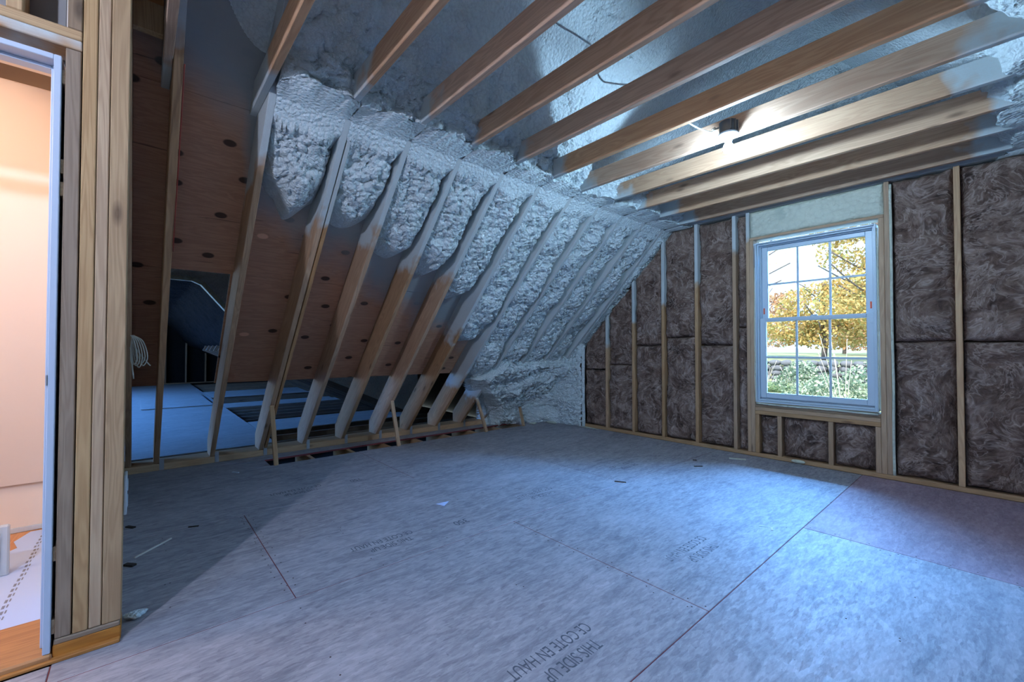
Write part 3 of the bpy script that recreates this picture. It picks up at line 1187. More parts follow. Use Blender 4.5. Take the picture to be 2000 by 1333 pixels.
frame4('frame', FX0, FX1, FZ0, FZ1, 0.012, 0.012, 0.014, 0.014, -0.012, 0.13, m_white, win)
frame4('frame', FX0 + 0.012, FX1 - 0.012, FZ0 + 0.014, FZ1 - 0.014, 0.014, 0.014, 0.018, 0.012, 0.012, 0.13, m_white, win)
frame4('frame', FX0 + 0.026, FX1 - 0.026, FZ0 + 0.032, FZ1 - 0.026, 0.008, 0.008, 0.010, 0.008, 0.055, 0.13, m_white, win)


def sash(name, x0, x1, z0, z1, y0, y1, bottom, topr):
    s = struct(name)
    del s['kind']
    s.parent = win
    st = 0.052
    frame4('sash_rail', x0, x1, z0, z1, st, st, bottom, topr, y0, y1, m_white, s)
    gx0, gx1, gz0, gz1 = x0 + st, x1 - st, z0 + bottom, z1 - topr
    ym = (y0 + y1) / 2
    for k in (1, 2):
        xx = gx0 + (gx1 - gx0) * k / 3
        box('muntin', xx - 0.009, xx + 0.009, ym - 0.006, ym + 0.006, gz0, gz1, m_white, s, 0.002)
    zz = (gz0 + gz1) / 2
    for k in range(3):
        a, b = gx0 + (gx1 - gx0) * k / 3 + 0.009 * (k > 0), gx0 + (gx1 - gx0) * (k + 1) / 3 - 0.009 * (k < 2)
        box('muntin', a, b, ym - 0.006, ym + 0.006, zz - 0.009, zz + 0.009, m_white, s, 0.002)
        for c, d in ((gz0, zz - 0.009), (zz + 0.009, gz1)):
            box('pane', a, b, ym - 0.002, ym + 0.002, c, d, m_glass, s, 0.0003)
    return s


up = sash('upper_sash', FX0 + 0.034, FX1 - 0.034, 1.352, FZ1 - 0.034, 0.085, 0.12, 0.036, 0.040)
lo = sash('lower_sash', FX0 + 0.026, FX1 - 0.026, FZ0 + 0.042, 1.388, 0.040, 0.075, 0.052, 0.036)
box('night_latch', 3.345, 3.356, 0.078, 0.086, 1.43, 1.49, m_orange, up, 0.002)['label'] = 'small orange night latch'
box('night_latch', 4.184, 4.195, 0.078, 0.086, 1.43, 1.49, m_orange, up, 0.002)['label'] = 'small orange night latch'
box('sash_lock', 3.755, 3.805, 0.045, 0.075, 1.388, 1.400, m_white, lo, 0.003)
box('tilt_latch', 4.19, 4.212, 0.036, 0.05, 1.30, 1.312, m_white, lo, 0.002)
# foam squeezed out round the frame
tube('foam_bead', [(3.296, -0.004, 0.55), (3.292, -0.01, 0.8), (3.296, -0.012, 1.0), (3.291, -0.006, 1.2), (3.297, -0.002, 1.9)], 0.007, m_foamcut, win)
tube('foam_bead', [(3.3, -0.004, 0.535), (3.6, -0.008, 0.53), (3.9, -0.004, 0.533), (4.24, -0.008, 0.527)], 0.009, m_foamcut, win)
tube('foam_bead', [(4.246, -0.004, 0.56), (4.249, -0.01, 0.75), (4.247, -0.006, 0.95), (4.250, 0.0, 1.7), (4.247, 0.0, 2.1)], 0.007, m_foamcut, win)
box('shim', 3.286, 4.254, 0.004, 0.13, 0.498, 0.534, m_greypost, win)

# ------------------------------------------------------------------ ENTRY WALL, DOOR, HALL
we = struct('wall_entry')
XW = 2.764
XB = 2.650
for (a, b, z0, z1, m) in ((-4.8955, -4.8555, 0.0705, 2.154, m_greypost), (-4.852, -4.8135, 0.0705, 2.62, m_post), (-4.8115, -4.7785, 0.0705, 2.62, m_post), (-4.7765, -4.724, 0.0705, 2.62, m_post)):
    box('stud', XB, XW - random.uniform(0, 0.003), a, b, z0, z1, m, we)
box('stud', XB, XW, -4.892, -4.8545, 2.2275, 2.62, m_greypost, we)
box('cripple_stud', XB, XW, -5.036, -4.998, 2.2275, 2.62, m_post, we)
box('cripple_stud', XB, XW, -5.45, -5.412, 2.2275, 2.62, m_post, we)
box('header', XB, XW, -5.90, -4.8545, 2.155, 2.1905, m_stud, we, mist=2.12)
box('header', XB, XW, -5.90, -4.8545, 2.1915, 2.227, m_post, we)
box('bottom_plate', XB, XW + 0.002, -4.899, -4.724, 0.0005, 0.052, m_thresh, we)
box('bottom_plate', XB, XW + 0.003, -4.897, -4.727, 0.0525, 0.070, m_greypost, we)
for yy in (-5.94, -5.90):
    box('stud', XB, XW, yy, yy + 0.036, 0.07, 2.154 if yy > -5.92 else 2.62, m_post, we)
for k in range(1, 6):
    box('stud', XB, XW, -5.95 - D * k, -5.95 - D * k + 0.038, 0.07, 2.62, m_post, we)
box('bottom_plate', XB, XW, -8.2, -5.86, 0.0, 0.069, m_post, we)
box('top_plate', XB, XW, -8.2, -4.79, 2.621, 2.66, m_post, we)
for (a, b, c, d) in ((-8.2, -5.86, 0, 2.7), (-5.86, -4.905, 2.135, 2.7), (-4.905, -4.74, 0, 2.7)):
    box('drywall', XB - 0.016, XB - 0.002, a, b, c, d, m_grey if c > 1 else m_peach, we)
box('drywall', XB - 0.032, XB - 0.0165, -5.86, -4.905, 2.135, 2.4, m_peach, we)

door = struct('door_1')
YJ = -4.904
box('jamb', XB - 0.01, XW + 0.008, YJ - 0.019, YJ, 0.032, 2.112, m_jamb, door, 0.002)
box('jamb', XB - 0.01, XW + 0.008, -5.84, -5.821, 0.032, 2.112, m_jamb, door, 0.002)
box('jamb', XB - 0.01, XW + 0.008, -5.821, YJ - 0.019, 2.093, 2.112, m_jamb, door, 0.002)
box('door_stop', XB + 0.02, XB + 0.065, YJ - 0.031, YJ - 0.0195, 0.032, 2.093, m_jamb, door, 0.002)
box('door_stop', XB + 0.02, XB + 0.065, -5.80, YJ - 0.031, 2.081, 2.0925, m_jamb, door, 0.002)
box('strike_plate', XW - 0.035, XW - 0.008, YJ - 0.0215, YJ - 0.019, 0.94, 1.0, m_metal, door, 0.001)
box('strike_plate', XW - 0.006, XW + 0.0095, YJ - 0.023, YJ - 0.0195, 0.952, 0.988, m_metal, door, 0.002)
for zz in (0.09, 0.34, 1.62, 1.70, 2.02):
    box('shim', XB + 0.02, XW - 0.004, YJ + 0.0005, YJ + 0.0080, zz, zz + 0.05, m_post, door, 0.001)
box('threshold', 2.46, XW + 0.012, -5.84, -4.90, 0.001, 0.030, m_thresh, door, 0.006)
box('threshold', XW - 0.03, XW + 0.024, -5.84, -4.726, 0.0, 0.013, m_thresh, door, 0.004)

fh = struct('floor_hall')
for k in range(14):
    y0 = -4.88 - 0.125 * (k + 1)
    box('floorboard', 0.9, 2.70, y0 + 0.001, y0 + 0.124, -0.02, 0.0, m_oak, fh, 0.001)
wh = struct('wall_hall')
box('knee_wall', 1.02, 1.12, -8.2, -4.86, 0.0, 0.30, m_peach, wh)
slab('sloped_drywall', [(1.12, -8.2, 0.295), (1.12, -4.86, 0.295), (1.72, -4.86, 2.45), (1.72, -8.2, 2.45)], 0.03, m_peach, wh)
box('end_wall', 0.9, 2.63, -4.90, -4.865, 0.0, 2.45, m_peach, wh)
box('end_wall', 0.9, 2.63, -8.24, -8.2, 0.0, 2.45, m_peach, wh)
ch = struct('ceiling_hall')
box('ceiling_panel', 1.6, 2.65, -8.2, -4.865, 2.40, 2.44, m_peach, ch)
bh = box('baseboard_hall', 1.12, 1.132, -8.2, -4.905, 0.001, 0.030, m_white, None, 0.003)
bh['kind'] = 'structure'

# floor paper in the hall
pv, pf = [], []
edge = [(1.16, -5.155), (1.30, -5.20), (1.42, -5.17), (1.55, -5.26), (1.70, -5.30), (1.95, -5.33), (2.467, -5.35)]
n = len(edge)
for (x, y) in edge:
    pv.append((x, y - 0.45 * (x > 1.6), 0.003))
for (x, y) in edge:
    pv.append((x, -4.908, 0.003))
for (x, y) in edge:
    pv.append((x, y - 0.45 * (x > 1.6), 0.0005))
for k in range(n - 1):
    pf.append([k, k + n, k + n + 1, k + 1])
    pf.append([k, k + 1, k + 1 + 2 * n, k + 2 * n])
pp = link('floor_paper', mesh('floor_paper', pv, pf), m_paper)
tag(pp, 'sheet of pale blue floor paper with a printed edge on the hall floor', 'floor paper')
mv, mf = [], []
for k in range(22):
    x = 1.22 + k * 0.056
    y = -5.085 - 0.006 * random.random()
    for (dx, dy, L, W) in ((0.0, 0.0, 0.03, 0.005), (0.004, -0.013, 0.032, 0.009)):
        i = len(mv)
        mv += [(x + dx, y + dy, 0.0036), (x + dx + L, y + dy, 0.0036), (x + dx + L, y + dy + W, 0.0036), (x + dx, y + dy + W, 0.0036)]
        mf.append([i, i + 1, i + 2, i + 3])
o = link('printed_marks', mesh('printed_marks', mv, mf), m_ink, pp)
o['kind'] = 'stuff'
ac = thing('access_panel', 'low white panelled box on the hall floor seen through the doorway', 'panel', (1.5, -5.35, 0))
box('body', 1.785, 1.815, -5.75, -5.142, 0.001, 0.24, m_white, ac, 0.006)
box('raised_panel', 1.8155, 1.821, -5.65, -5.168, 0.035, 0.21, m_white, ac, 0.002)

# ------------------------------------------------------------------ REAR WALL (behind the camera)
wf = struct('wall_front')
for (a, b, c, d) in ((0.0, 4.4, -0.3, 4.1), (5.35, 8.2, -0.3, 4.1), (4.4, 5.35, -0.3, 0.55), (4.4, 5.35, 2.14, 4.1)):
    box('sheathing', a, b, -8.35, -8.33, c, d, m_sheath, wf)
for k in range(0, 12):
    x = 2.8 + D * k
    if 4.35 < x < 5.36 or x > 7.2:
        continue
    box('stud', x, x + 0.038, -8.33, -8.2, 0.039, 2.44, m_stud, wf, mist=9)
box('bottom_plate', 2.76, 7.4, -8.33, -8.2, 0.0, 0.038, m_stud, wf, mist=9)
w2 = struct('window_2')
frame4('frame', 4.4, 5.35, 0.55, 2.14, 0.05, 0.05, 0.06, 0.05, -8.34, -8.24, m_white, w2)
box('muntin', 4.45, 5.30, -8.31, -8.28, 1.33, 1.37, m_white, w2)
box('pane', 4.45, 5.30, -8.30, -8.296, 0.61, 1.33, m_glass, w2, 0.0003)
box('pane', 4.45, 5.30, -8.30, -8.296, 1.37, 2.09, m_glass, w2, 0.0003)

# ------------------------------------------------------------------ SIDE ATTIC beyond the rafters
fa = struct('floor_attic')
YE = -3.48
AT = [(-3.185, -0.62, -6.2, YE, 0.0), (-5.62, -3.19, -7.2, YE, 0.0), (-8.05, -5.625, -7.2, YE, 0.0), (-11.8, -8.055, -7.2, YE, 0.0)]
for (a, b, c, d, z) in AT:
    box('attic_sheet', a, b, c, d, z - 0.014, z, m_sheet, fa, 0.002)
box('attic_sheet', -7.4, -4.97, -4.655, -3.60, 0.008, 0.022, m_sheet, fa, 0.002)
x = -0.72
while x > -11.5:
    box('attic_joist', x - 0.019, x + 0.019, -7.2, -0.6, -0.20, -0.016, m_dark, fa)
    x -= D
for (a, b) in ((-2.40, -1.44), (-5.2, -4.45), (-8.2, -6.6)):
    box('attic_sheet', a, b, YE + 0.004, -1.2, -0.014, 0.0, m_sheet, fa, 0.002)
box('attic_underlay', -12, -0.25, -7.9, 0.1, -0.24, -0.205, m_black, fa)
ca = struct('ceiling_attic')
prof = [(-7.9, 1.905), (-4.20, 1.905), (-4.10, 1.83), (-3.55, 1.16), (-2.6, 0.62), (-1.2, -0.02)]
XA0, XA1 = -1.45, -11.9
nx = 120
dens = []
for (a, b) in zip(prof[:-1], prof[1:]):
    nseg = max(2, int(math.dist(a, b) / 0.06))
    dens += [(a[0] + (b[0] - a[0]) * k / nseg, a[1] + (b[1] - a[1]) * k / nseg) for k in range(nseg)]
dens.append(prof[-1])
P = np.array(dens)
X = np.linspace(XA0, XA1, nx)[None, :] + np.zeros((len(P), 1))
lp = lumps(X, P[:, :1] + P[:, 1:] * 2, 500.0, 1.2, 2.0)
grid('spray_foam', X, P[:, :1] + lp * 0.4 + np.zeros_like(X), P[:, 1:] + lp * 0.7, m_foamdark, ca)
# end face of the vault with a pale trimmed rim
fv, ff = [], []
for (a, b) in dens:
    fv += [(XA0, a, b), (XA0, a + 0.0, max(b, 0) + 4.0)]
for k in range(len(dens) - 1):
    ff.append([2 * k, 2 * k + 1, 2 * k + 3, 2 * k + 2])
link('end_wall', mesh('end_wall', fv, ff), m_foam, ca)
rim = [(-4.75, 1.92), (-4.22, 1.915), (-4.12, 1.87), (-3.6, 1.24)]
for (a, b), (c, d), wd in ((rim[0], rim[1], 0.05), (rim[1], rim[2], 0.07), (rim[2], rim[3], 0.10)):
    bar('trimmed_rim', (XA0 + 0.02, a, b), (XA0 + 0.02, c, d), 0.05, wd, m_foamcut, ca, (1, 0, 0))
for k in range(9):
    xx = -1.9 - 0.61 * k
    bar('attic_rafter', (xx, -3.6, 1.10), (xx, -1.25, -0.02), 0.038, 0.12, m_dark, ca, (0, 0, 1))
box('leak_cap', -12.0, 2.95, -8.3, 0.15, 3.45, 3.5, m_sheath, ca)  # added slab out of view, keeps sky light from leaking in
wa = struct('wall_attic')
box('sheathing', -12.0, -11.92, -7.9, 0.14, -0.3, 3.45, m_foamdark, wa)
for k in range(9):
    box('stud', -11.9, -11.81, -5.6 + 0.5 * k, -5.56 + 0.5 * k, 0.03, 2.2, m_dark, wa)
box('bottom_plate', -11.9, -11.8, -7.5, -1.0, 0.0, 0.035, m_dark, wa)
for (a, b, c, d) in ((-12.0, -9.5, -0.3, 3.45), (-1.2, 1.0, -0.3, 3.45), (-9.5, -1.2, -0.3, 0.5), (-9.5, -1.2, 1.9, 3.45)):
    box('sheathing', a, b, -7.62, -7.6, c, d, m_sheath, wa)
box('sheathing', 0.86, 0.9, -8.2, -4.865, -0.3, 2.5, m_sheath, wa)
box('sheathing', -0.25, 0.9, -4.93, -4.905, -0.3, 1.3, m_sheath, wa)

# ------------------------------------------------------------------ LAMPS
def lamp(x, y, m, label, name='ceiling_lamp'):
    t = thing(name, label, 'light', (x, y, 2.455))
    lathe('junction_box', [(0.050, 0.012), (0.052, 0.014), (0.053, 0.085), (0.049, 0.088)], m_boxdark, t)
    for k in range(5):
        a = -0.9 + k * 0.5
        b = box('box_rib', x + 0.053 * math.cos(a) - 0.004, x + 0.053 * math.cos(a) + 0.006, y + 0.053 * math.sin(a) - 0.004, y + 0.053 * math.sin(a) + 0.006, 2.475, 2.54, m_boxdark, t, 0.001)
    lathe('lampholder', [(0.020, -0.040), (0.022, -0.036), (0.024, -0.012), (0.045, -0.006), (0.060, -0.002), (0.061, 0.008), (0.056, 0.0125), (0.03, 0.0125)], m_white, t)
    lathe('bulb', [(0.004, -0.112), (0.016, -0.109), (0.025, -0.101), (0.030, -0.088), (0.0305, -0.078), (0.027, -0.064), (0.020, -0.052), (0.0165, -0.0405)], m, t)
    return t


lamp(3.790, -1.838, m_bulb, 'bare lit bulb in a white lampholder under a round black box')
lamp(4.40, -6.02, m_bulb2, 'bare lit bulb under the joists behind the camera')
hl = thing('hall_lamp', 'small round warm lamp on the hall ceiling above the doorway', 'light', (2.25, -6.1, 2.4))
lathe('base', [(0.05, -0.02), (0.07, -0.015), (0.07, -0.001)], m_white, hl)

nm = tube('cable', [(3.56, -2.16, 2.60), (3.585, -2.10, 2.585), (3.62, -1.97, 2.545), (3.68, -1.90, 2.505), (3.715, -1.885, 2.495), (3.725, -1.885, 2.515), (3.70, -1.86, 2.52), (3.735, -1.83, 2.535), (3.765, -1.84, 2.542)], 0.0055, m_cable)
tag(nm, 'white cable looping from a joist to the round lamp box', 'cable')
nm2 = tube('cable', [(3.44, -3.18, 2.80), (3.452, -3.09, 2.755), (3.466, -2.97, 2.75), (3.471, -2.80, 2.75), (3.42, -2.70, 2.77), (3.35, -2.62, 2.755), (3.335, -2.55, 2.735), (3.345, -2.48, 2.745), (3.40, -2.38, 2.75), (3.44, -2.30, 2.78)], 0.005, m_foam)
tag(nm2, 'foam-dusted grey cable strung between joists under the left foam', 'cable')
rw = tube('wire', [(xin(z) + 0.004 + b, -4.5365, z) for z, b in ((2.462, 0.0), (2.40, 0.0), (2.30, 0.012), (2.15, 0.02), (2.0, 0.012), (1.85, 0.0), (1.68, 0.0))], 0.003, m_redwire)
tag(rw, 'thin red wire hanging down beside the leftmost rafter', 'wire')

# coil of cable hanging at the left rafter
ck = thing('cable_coil', 'coil of off-white cable hanging on the rafter beside the door post', 'cable', (1.12, -4.70, 1.17))
for k in range(5):
    dy = 0.011 * k
    tube('loop', [(-0.01, -0.030 + dy * 0.3, 0.0), (0.01, -0.012 + dy, -0.04), (0.02, 0.004 + dy * 1.2, -0.14), (0.015, -0.006 + dy, -0.19 - 0.012 * (k % 3)), (0.0, -0.026 + dy, -0.175), (-0.01, -0.028 + dy * 0.5, -0.08), (0.0, -0.022, -0.01)], 0.0036, m_cable, ck)
tube('tail', [(0.0, -0.02, -0.06), (0.01, 0.015, -0.12), (0.01, 0.050, -0.175), (0.0, 0.072, -0.205)], 0.0045, m_cable, ck)
tube('tail', [(0.0, -0.03, -0.08), (0.01, -0.02, -0.2), (0.01, -0.012, -0.29)], 0.004, m_cable, ck)

ob = thing('outlet_box', 'white electrical outlet cover on the edge of the door post', 'outlet', (2.70, -4.72, 0.52))
box('cover', 2.67, 2.745, -4.7235, -4.714, 0.45, 0.60, m_white, ob, 0.003)
box('socket', 2.69, 2.725, -4.7138, -4.711, 0.475, 0.515, m_white, ob, 0.002)
box('socket', 2.69, 2.725, -4.7138, -4.711, 0.535, 0.575, m_white, ob, 0.002)


# ------------------------------------------------------------------ SCRAPS ON THE FLOOR
def blob(name, x, y, rx, ry, rz, m, seed=1, z=0.0, nu=14, nv=9):
    v, f = [], []
    rnd = random.Random(seed)
    ph = [rnd.uniform(0, 6) for _ in range(4)]
    for a in range(nv + 1):
        th = PI * a / nv
        for b in range(nu):
            p = 2 * PI * b / nu
            k = 1 + 0.22 * math.sin(3 * p + ph[0]) * math.sin(th) + 0.15 * math.sin(5 * p + 2 * th + ph[1])
            v.append((x + rx * k * math.sin(th) * math.cos(p), y + ry * k * math.sin(th) * math.sin(p), z + rz * (1 + math.cos(th) * (1 if th < PI / 2 else 0.98))))
    for a in range(nv):
        for b in range(nu):
            b2 = (b + 1) % nu
            f.append([a * nu + b, (a + 1) * nu + b, (a + 1) * nu + b2, a * nu + b2])
    return link(name, mesh(name, v, f), m, None, True)


def stick(name, x0, y0, x1, y1, w_, t_, m, label, cat='scrap'):
    o = bar(name, (x0, y0, t_ / 2 + 0.0005), (x1, y1, t_ / 2 + 0.0005), w_, t_, m, None, bev=0.001)
    return tag(o, label, cat)


stick('wood_sliver', 1.985, -4.69, 1.82, -4.535, 0.009, 0.007, m_scrap, 'long pale wood sliver on the floor near the door post', 'stick')
stick('wood_chip', 1.44, -4.73, 1.49, -4.695, 0.02, 0.008, m_darkscrap, 'dark curved wood chip on the floor beside the coil of cable')
stick('wood_chip', 2.05, -4.725, 2.09, -4.69, 0.022, 0.01, m_darkscrap, 'dark wood chip lying against the foot of the door post')
stick('wood_chip', 1.69, -4.45, 1.71, -4.40, 0.009, 0.006, m_darkscrap, 'short dark splinter just behind the long pale sliver')
stick('wood_chip', 0.50, -4.06, 0.555, -4.02, 0.014, 0.006, m_white, 'small white strip on the floor near the rafter feet')
stick('dark_stick', 2.845, -1.76, 2.925, -1.715, 0.009, 0.007, m_darkscrap, 'black curved twig at the seam crossing in mid floor', 'stick')
stick('dark_stick', 3.06, -0.84, 3.11, -0.78, 0.009, 0.007, m_darkscrap, 'short black twig near the window wall', 'stick')
stick('dark_stick', 2.945, -0.63, 2.975, -0.612, 0.009, 0.007, m_darkscrap, 'tiny black twig closest to the window wall', 'stick')
stick('foam_scrap', 3.15, -0.30, 3.28, -0.235, 0.022, 0.010, m_foamcut, 'pale foam sliver on the floor below the window', 'foam scrap')
stick('paper_scrap', 3.94, -1.825, 3.985, -1.80, 0.012, 0.002, m_white, 'white label scrap on the floor left of the reddish panel', 'paper scrap')
stick('paper_scrap', 4.00, -1.79, 4.02, -1.84, 0.014, 0.002, m_scrap, 'second label scrap touching the edge of the reddish panel', 'paper scrap')
pv = [(2.33, -3.12, 0.001), (2.41, -3.10, 0.004), (2.395, -3.05, 0.022), (2.34, -3.065, 0.003), (2.37, -3.085, 0.016)]
ps = link('paper_scrap', mesh('paper_scrap', pv, [[0, 1, 4], [1, 2, 4], [2, 3, 4], [3, 0, 4]]), m_paper)
tag(ps, 'crumpled bit of whitish paper on the open floor', 'paper scrap')
tag(blob('foam_scrap', 2.63, -4.685, 0.028, 0.036, 0.012, m_foam, 3), 'white lump of foam at the foot of the door post', 'foam scrap')
tag(blob('foam_scrap', 0.62, -0.16, 0.10, 0.04, 0.015, m_foamcut, 5), 'crumbled foam scrap on the floor below the lumpy foam corner', 'foam scrap')
tag(blob('foam_scrap', 0.50, -0.42, 0.045, 0.06, 0.014, m_foamcut, 9), 'crumbled foam scrap beside the last knee stud', 'foam scrap')
tag(blob('foam_scrap', 1.20, -0.06, 0.16, 0.02, 0.008, m_foamcut, 12), 'thin smear of foam along the foot of the brown insulation', 'foam scrap')
tag(blob('foam_scrap', 3.66, -0.012, 0.055, 0.012, 0.017, m_foamcut, 15, 0.005), 'pale foam smear on the bottom plate below the window', 'foam scrap')

# ------------------------------------------------------------------ OUTSIDE
def leafmat(name, a, b, c):
    t = NT(name)
    g = t.n('ShaderNodeNewGeometry')
    col = t.ramp(g.outputs['Random Per Island'], [(0.0, a), (0.5, b), (1.0, c)])
    t.set(Base_Color=col, Roughness=0.6)
    tl = t.n('ShaderNodeBsdfTranslucent')
    t.l(col, tl.inputs[0])
    mx = t.n('ShaderNodeMixShader')
    mx.inputs[0].default_value = 0.35
    t.l(t.b.outputs[0], mx.inputs[1])
    t.l(tl.outputs[0], mx.inputs[2])
    t.l(mx.outputs[0], t.out.inputs[0])
    return t.m


m_ly = leafmat('yellow_leaves', (0.52, 0.30, 0.09), (0.62, 0.45, 0.17), (0.28, 0.29, 0.10))
m_lo = leafmat('orange_leaves', (0.52, 0.24, 0.12), (0.62, 0.40, 0.24), (0.46, 0.33, 0.20))
m_lg = leafmat('green_leaves', (0.14, 0.26, 0.11), (0.32, 0.42, 0.22), (0.50, 0.54, 0.38))
m_lb = leafmat('shrub_leaves', (0.06, 0.13, 0.08), (0.30, 0.37, 0.25), (0.66, 0.68, 0.54))
m_bark = plain('bark', (0.13, 0.105, 0.10), 0.9, 0, 0.5)
m_pale = plain('dry_stem', (0.62, 0.55, 0.47), 0.8)
m_stone = plain('field_stone', (0.15, 0.15, 0.165), 0.85, 0, 0.7)
m_ground = NT('lawn')
m_ground = m_ground.set(Base_Color=m_ground.ramp(m_ground.noise(m_ground.pos(), 1.2, 6.0), [(0.3, (0.16, 0.19, 0.08)), (0.6, (0.30, 0.30, 0.16)), (0.8, (0.36, 0.28, 0.14))]), Roughness=0.9)


def gz(x, y):
    if y < 23.4:
        return -2.9 + 0.085 * (y - 1)
    return 0.12 + 0.012 * (y - 23)


gy = [0.2, 4, 8, 12, 16, 20, 22.9, 23.41, 26, 32, 40, 60, 110]
gx = [-70, -30, -15, -8, -3, 2, 8, 20, 60]
gv = [(x, y, gz(x, y)) for y in gy for x in gx]
gf = [[r * 9 + c, r * 9 + c + 1, (r + 1) * 9 + c + 1, (r + 1) * 9 + c] for r in range(len(gy) - 1) for c in range(8)]
g = link('ground', mesh('ground', gv, gf), m_ground)
g['kind'] = 'structure'


def foliage(name, blobs, n, size, m, parent, seed):
    rng = np.random.default_rng(seed)
    bl = np.array(blobs, float)                    # x y z rx ry rz
    wts = bl[:, 3] * bl[:, 5]
    idx = rng.choice(len(bl), n, p=wts / wts.sum())
    d = rng.normal(size=(n, 3))
    d /= np.linalg.norm(d, axis=1, keepdims=True)
    r = rng.uniform(0.25, 1.0, (n, 1)) ** 0.5
    c = bl[idx, :3] + d * r * bl[idx, 3:]
    a = rng.normal(size=(n, 3))
    a /= np.linalg.norm(a, axis=1, keepdims=True)
    b = np.cross(a, rng.normal(size=(n, 3)))
    b /= np.linalg.norm(b, axis=1, keepdims=True)
    s = size * rng.uniform(0.6, 1.3, (n, 1))
    v = np.stack([c - a * s, c + b * s * 0.55, c + a * s, c - b * s * 0.55], 1).reshape(-1, 3)
    f = np.arange(n * 4).reshape(n, 4)
    me = bpy.data.meshes.new(name)
    me.from_pydata(v.tolist(), [], f.tolist())
    o = link(name, me, m, parent)
    o['kind'] = 'stuff'
    return o


def tree(label, x, y, h, blobs, n, size, m, seed, trunk=0.2):
    z0 = gz(x, y)
    t = thing('tree', label, 'tree', (x, y, z0))
    rnd = random.Random(seed)
    pts = [(0, 0, -0.1), (0.1, 0, h * 0.3), (-0.1, 0.1, h * 0.6), (0.1, 0, h * 0.9)]
    tube('trunk', pts, trunk, m_bark, t, 4)
    for k in range(9):
        a = rnd.uniform(0, 6.28)
        zz = h * rnd.uniform(0.25, 0.8)
        L = h * rnd.uniform(0.2, 0.42)
        tube('branch', [(0, 0, zz), (L * 0.5 * math.cos(a), L * 0.5 * math.sin(a), zz + L * 0.25), (L * math.cos(a), L * math.sin(a), zz + L * 0.6)], trunk * 0.22, m_bark, t, 4)
    foliage('foliage', blobs, n, size, m, t, seed)
    return t


tree('bright yellow tree standing behind the stone wall, in the middle of the window', -3.9, 34, 6.5,
     [(0, 0, 4.0, 3.2, 2.0, 1.9), (1.6, 0, 5.2, 2.0, 1.5, 1.2), (-2.2, 0, 2.6, 2.4, 2, 1.3), (2.4, 0, 3.2, 2.2, 2, 1.2), (0.4, 0, 1.7, 3.4, 1.5, 0.9)], 7000, 0.15, m_ly, 1)
tree('tall yellow-green tree on the right with foliage reaching the window top', 0.3, 26, 9.0,
     [(-0.8, 0, 6.6, 2.0, 1.5, 1.3), (0.3, 0, 5.0, 1.6, 1.5, 1.3), (-1.2, 0, 3.6, 1.8, 1.4, 1.0), (0.4, 0, 2.9, 1.7, 1.3, 1.1), (0, 0, 8.0, 2.0, 1.5, 1.2), (-2.0, 0, 7.6, 1.3, 1, 0.6)], 5200, 0.12, m_ly, 2)
tree('orange tree with thin branches on the left of the window view', -10.4, 41, 7.0,
     [(0, 0, 4.6, 3.0, 2, 1.6), (1.6, 0, 3.0, 2.6, 2, 1.4), (-2, 0, 3.2, 2.6, 2, 1.6), (2.2, 0, 5.4, 1.6, 1, 0.8), (0.5, 0, 1.7, 3.0, 2, 0.8)], 5200, 0.15, m_lo, 3)
tree('pale orange tree far behind, low between the yellow tree and the right edge', -3.2, 49, 6.0,
     [(0, 0, 3.0, 3.4, 2, 1.8), (3.0, 0, 3.6, 2.6, 2, 2.0), (-3.2, 0, 2.4, 2.6, 2, 1.5), (1, 0, 1.2, 5.0, 2, 0.9)], 5200, 0.17, m_lo, 5)
tree('green hedge-like tree low behind the yellow tree', -7.0, 56, 6.0,
     [(0, 0, 2.6, 6.0, 2, 1.8), (5, 0, 3.0, 4.0, 2, 2.0), (-6, 0, 2.4, 4, 2, 1.6)], 4200, 0.20, m_lg, 4)
bt = thing('tree', 'bare thin branches crossing the sky in the upper left panes', 'tree', (-4.5, 14.5, gz(0, 14.5)))
z0 = -gz(0, 14.5)
tube('trunk', [(0, 0, -0.1), (0.1, 0, 3), (0.3, 0, 6), (0.9, 0, 9)], 0.12, m_bark, bt, 4)
for (a, b) in (((0.25, 0, 4.6), (3.9, 0.1, 7.7)), ((0.3, 0, 5.2), (3.6, 0.2, 6.9)), ((0.3, 0, 5.8), (3.4, -0.2, 8.6)), ((0.2, 0, 4.0), (3.6, 0.3, 5.6)), ((1.6, 0.05, 5.8), (3.4, 0.2, 7.9)), ((0.3, 0, 5.0), (4.0, 0, 6.2))):
    mid = [(a[k] + b[k]) / 2 + random.uniform(-0.15, 0.15) for k in range(3)]
    tube('branch', [a, mid, b], 0.028, m_bark, bt, 5)
foliage('foliage', [(2.4, 0, 7.0, 1.6, 0.6, 1.3), (3.0, 0, 8.0, 1.0, 0.5, 0.5)], 260, 0.055, m_lo, bt, 12)


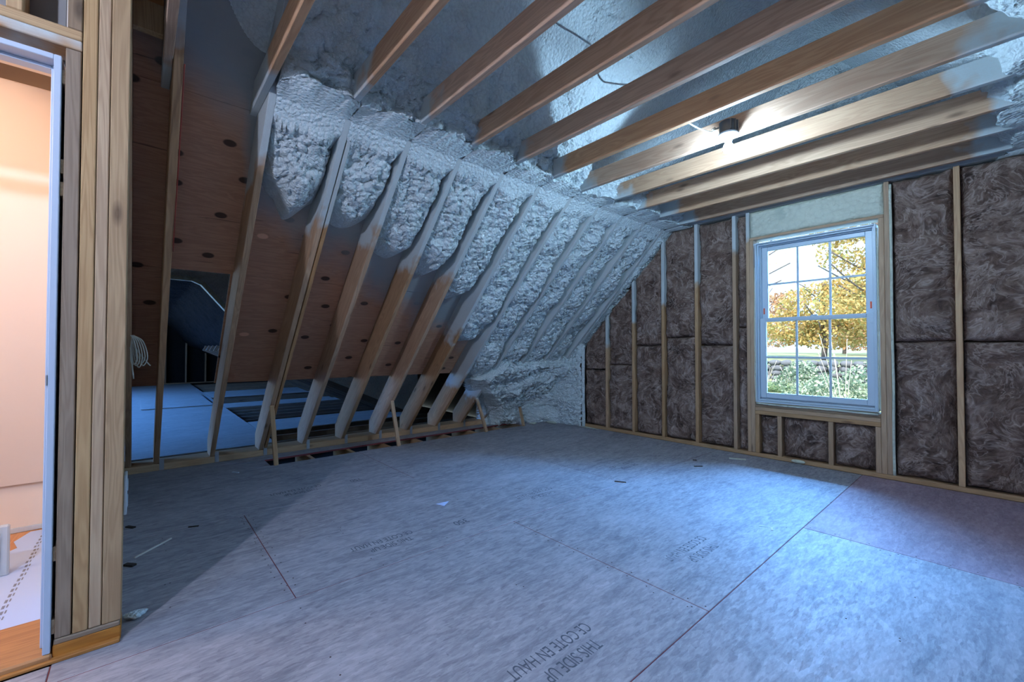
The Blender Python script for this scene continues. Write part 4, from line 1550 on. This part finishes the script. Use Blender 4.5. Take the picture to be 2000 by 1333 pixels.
def shrub(label, x, y, blobs, n, size, m, seed):
    t = thing('shrub', label, 'shrub', (x, y, gz(x, y)))
    rnd = random.Random(seed)
    for k in range(9):
        a = rnd.uniform(0, 6.28)
        L = rnd.uniform(0.9, 1.7)
        tube('stem', [(0, 0, 0), (0.2 * L * math.cos(a), 0.2 * L * math.sin(a), 0.5 * L), (0.45 * L * math.cos(a), 0.4 * L * math.sin(a), L)], 0.009, m_pale, t, 4)
    foliage('foliage', blobs, n, size, m, t, seed)
    return t


shrub('large pale green shrub at the lower right of the window view', 0.6, 15.5,
      [(0.3, 0, 1.0, 1.3, 0.8, 0.9), (-0.8, 0.2, 0.8, 0.9, 0.8, 0.7), (1.2, 0, 1.3, 1.0, 0.8, 1.0), (0.2, 0, 0.3, 1.6, 0.9, 0.5)], 3800, 0.075, m_lb, 21)
shrub('darker green shrub left of the pale one, in front of the stone wall', -1.4, 18.5,
      [(0, 0, 0.9, 1.0, 0.8, 0.8), (0.9, 0, 0.7, 0.9, 0.7, 0.7), (0.2, 0, 1.5, 0.7, 0.6, 0.5)], 2600, 0.075, m_lb, 22)
shrub('low bright green bush at the foot of the stone wall', -3.6, 21.0,
      [(0, 0, 0.25, 0.9, 0.6, 0.30), (0.9, 0, 0.2, 0.9, 0.5, 0.26)], 1400, 0.06, m_lg, 23)
ts = thing('shrub', 'leafless pale stems rising at the right edge of the window view', 'shrub', (1.55, 12.5, gz(0, 12.5)))
for k in range(7):
    a = random.uniform(-0.75, 0.25)
    L = random.uniform(2.4, 3.6)
    tube('stem', [(0, 0, 0), (a * 0.4, 0, L * 0.5), (a, 0.1, L)], 0.007, m_pale, ts, 4)

sw = thing('stone_wall', 'dry stone wall of grey field stones across the yard', 'wall', (-4, 23.1, gz(0, 22.9)))
stones = []
for s in range(4):
    o = blob('stone', 0, 0, 0.5, 0.5, 0.5, m_stone, 100 + s, -0.5, 10, 7)
    stones.append(o.data)
    bpy.data.objects.remove(o)
zb = gz(0, 22.9)
for row in range(5):
    x = -9.0 + 0.2 * (row % 2)
    while x < 2.6:
        L = random.uniform(0.36, 0.75)
        o = bpy.data.objects.new('stone', stones[random.randrange(4)])
        C.objects.link(o)
        o.parent = sw
        o.location = (x + L / 2 + 4, random.uniform(-0.06, 0.06), 0.16 + 0.29 * row)
        o.scale = (L * 1.02, 0.5, random.uniform(0.33, 0.42))
        o.rotation_euler = (random.uniform(-.1, .1), random.uniform(-.15, .15), random.uniform(-.2, .2))
        x += L
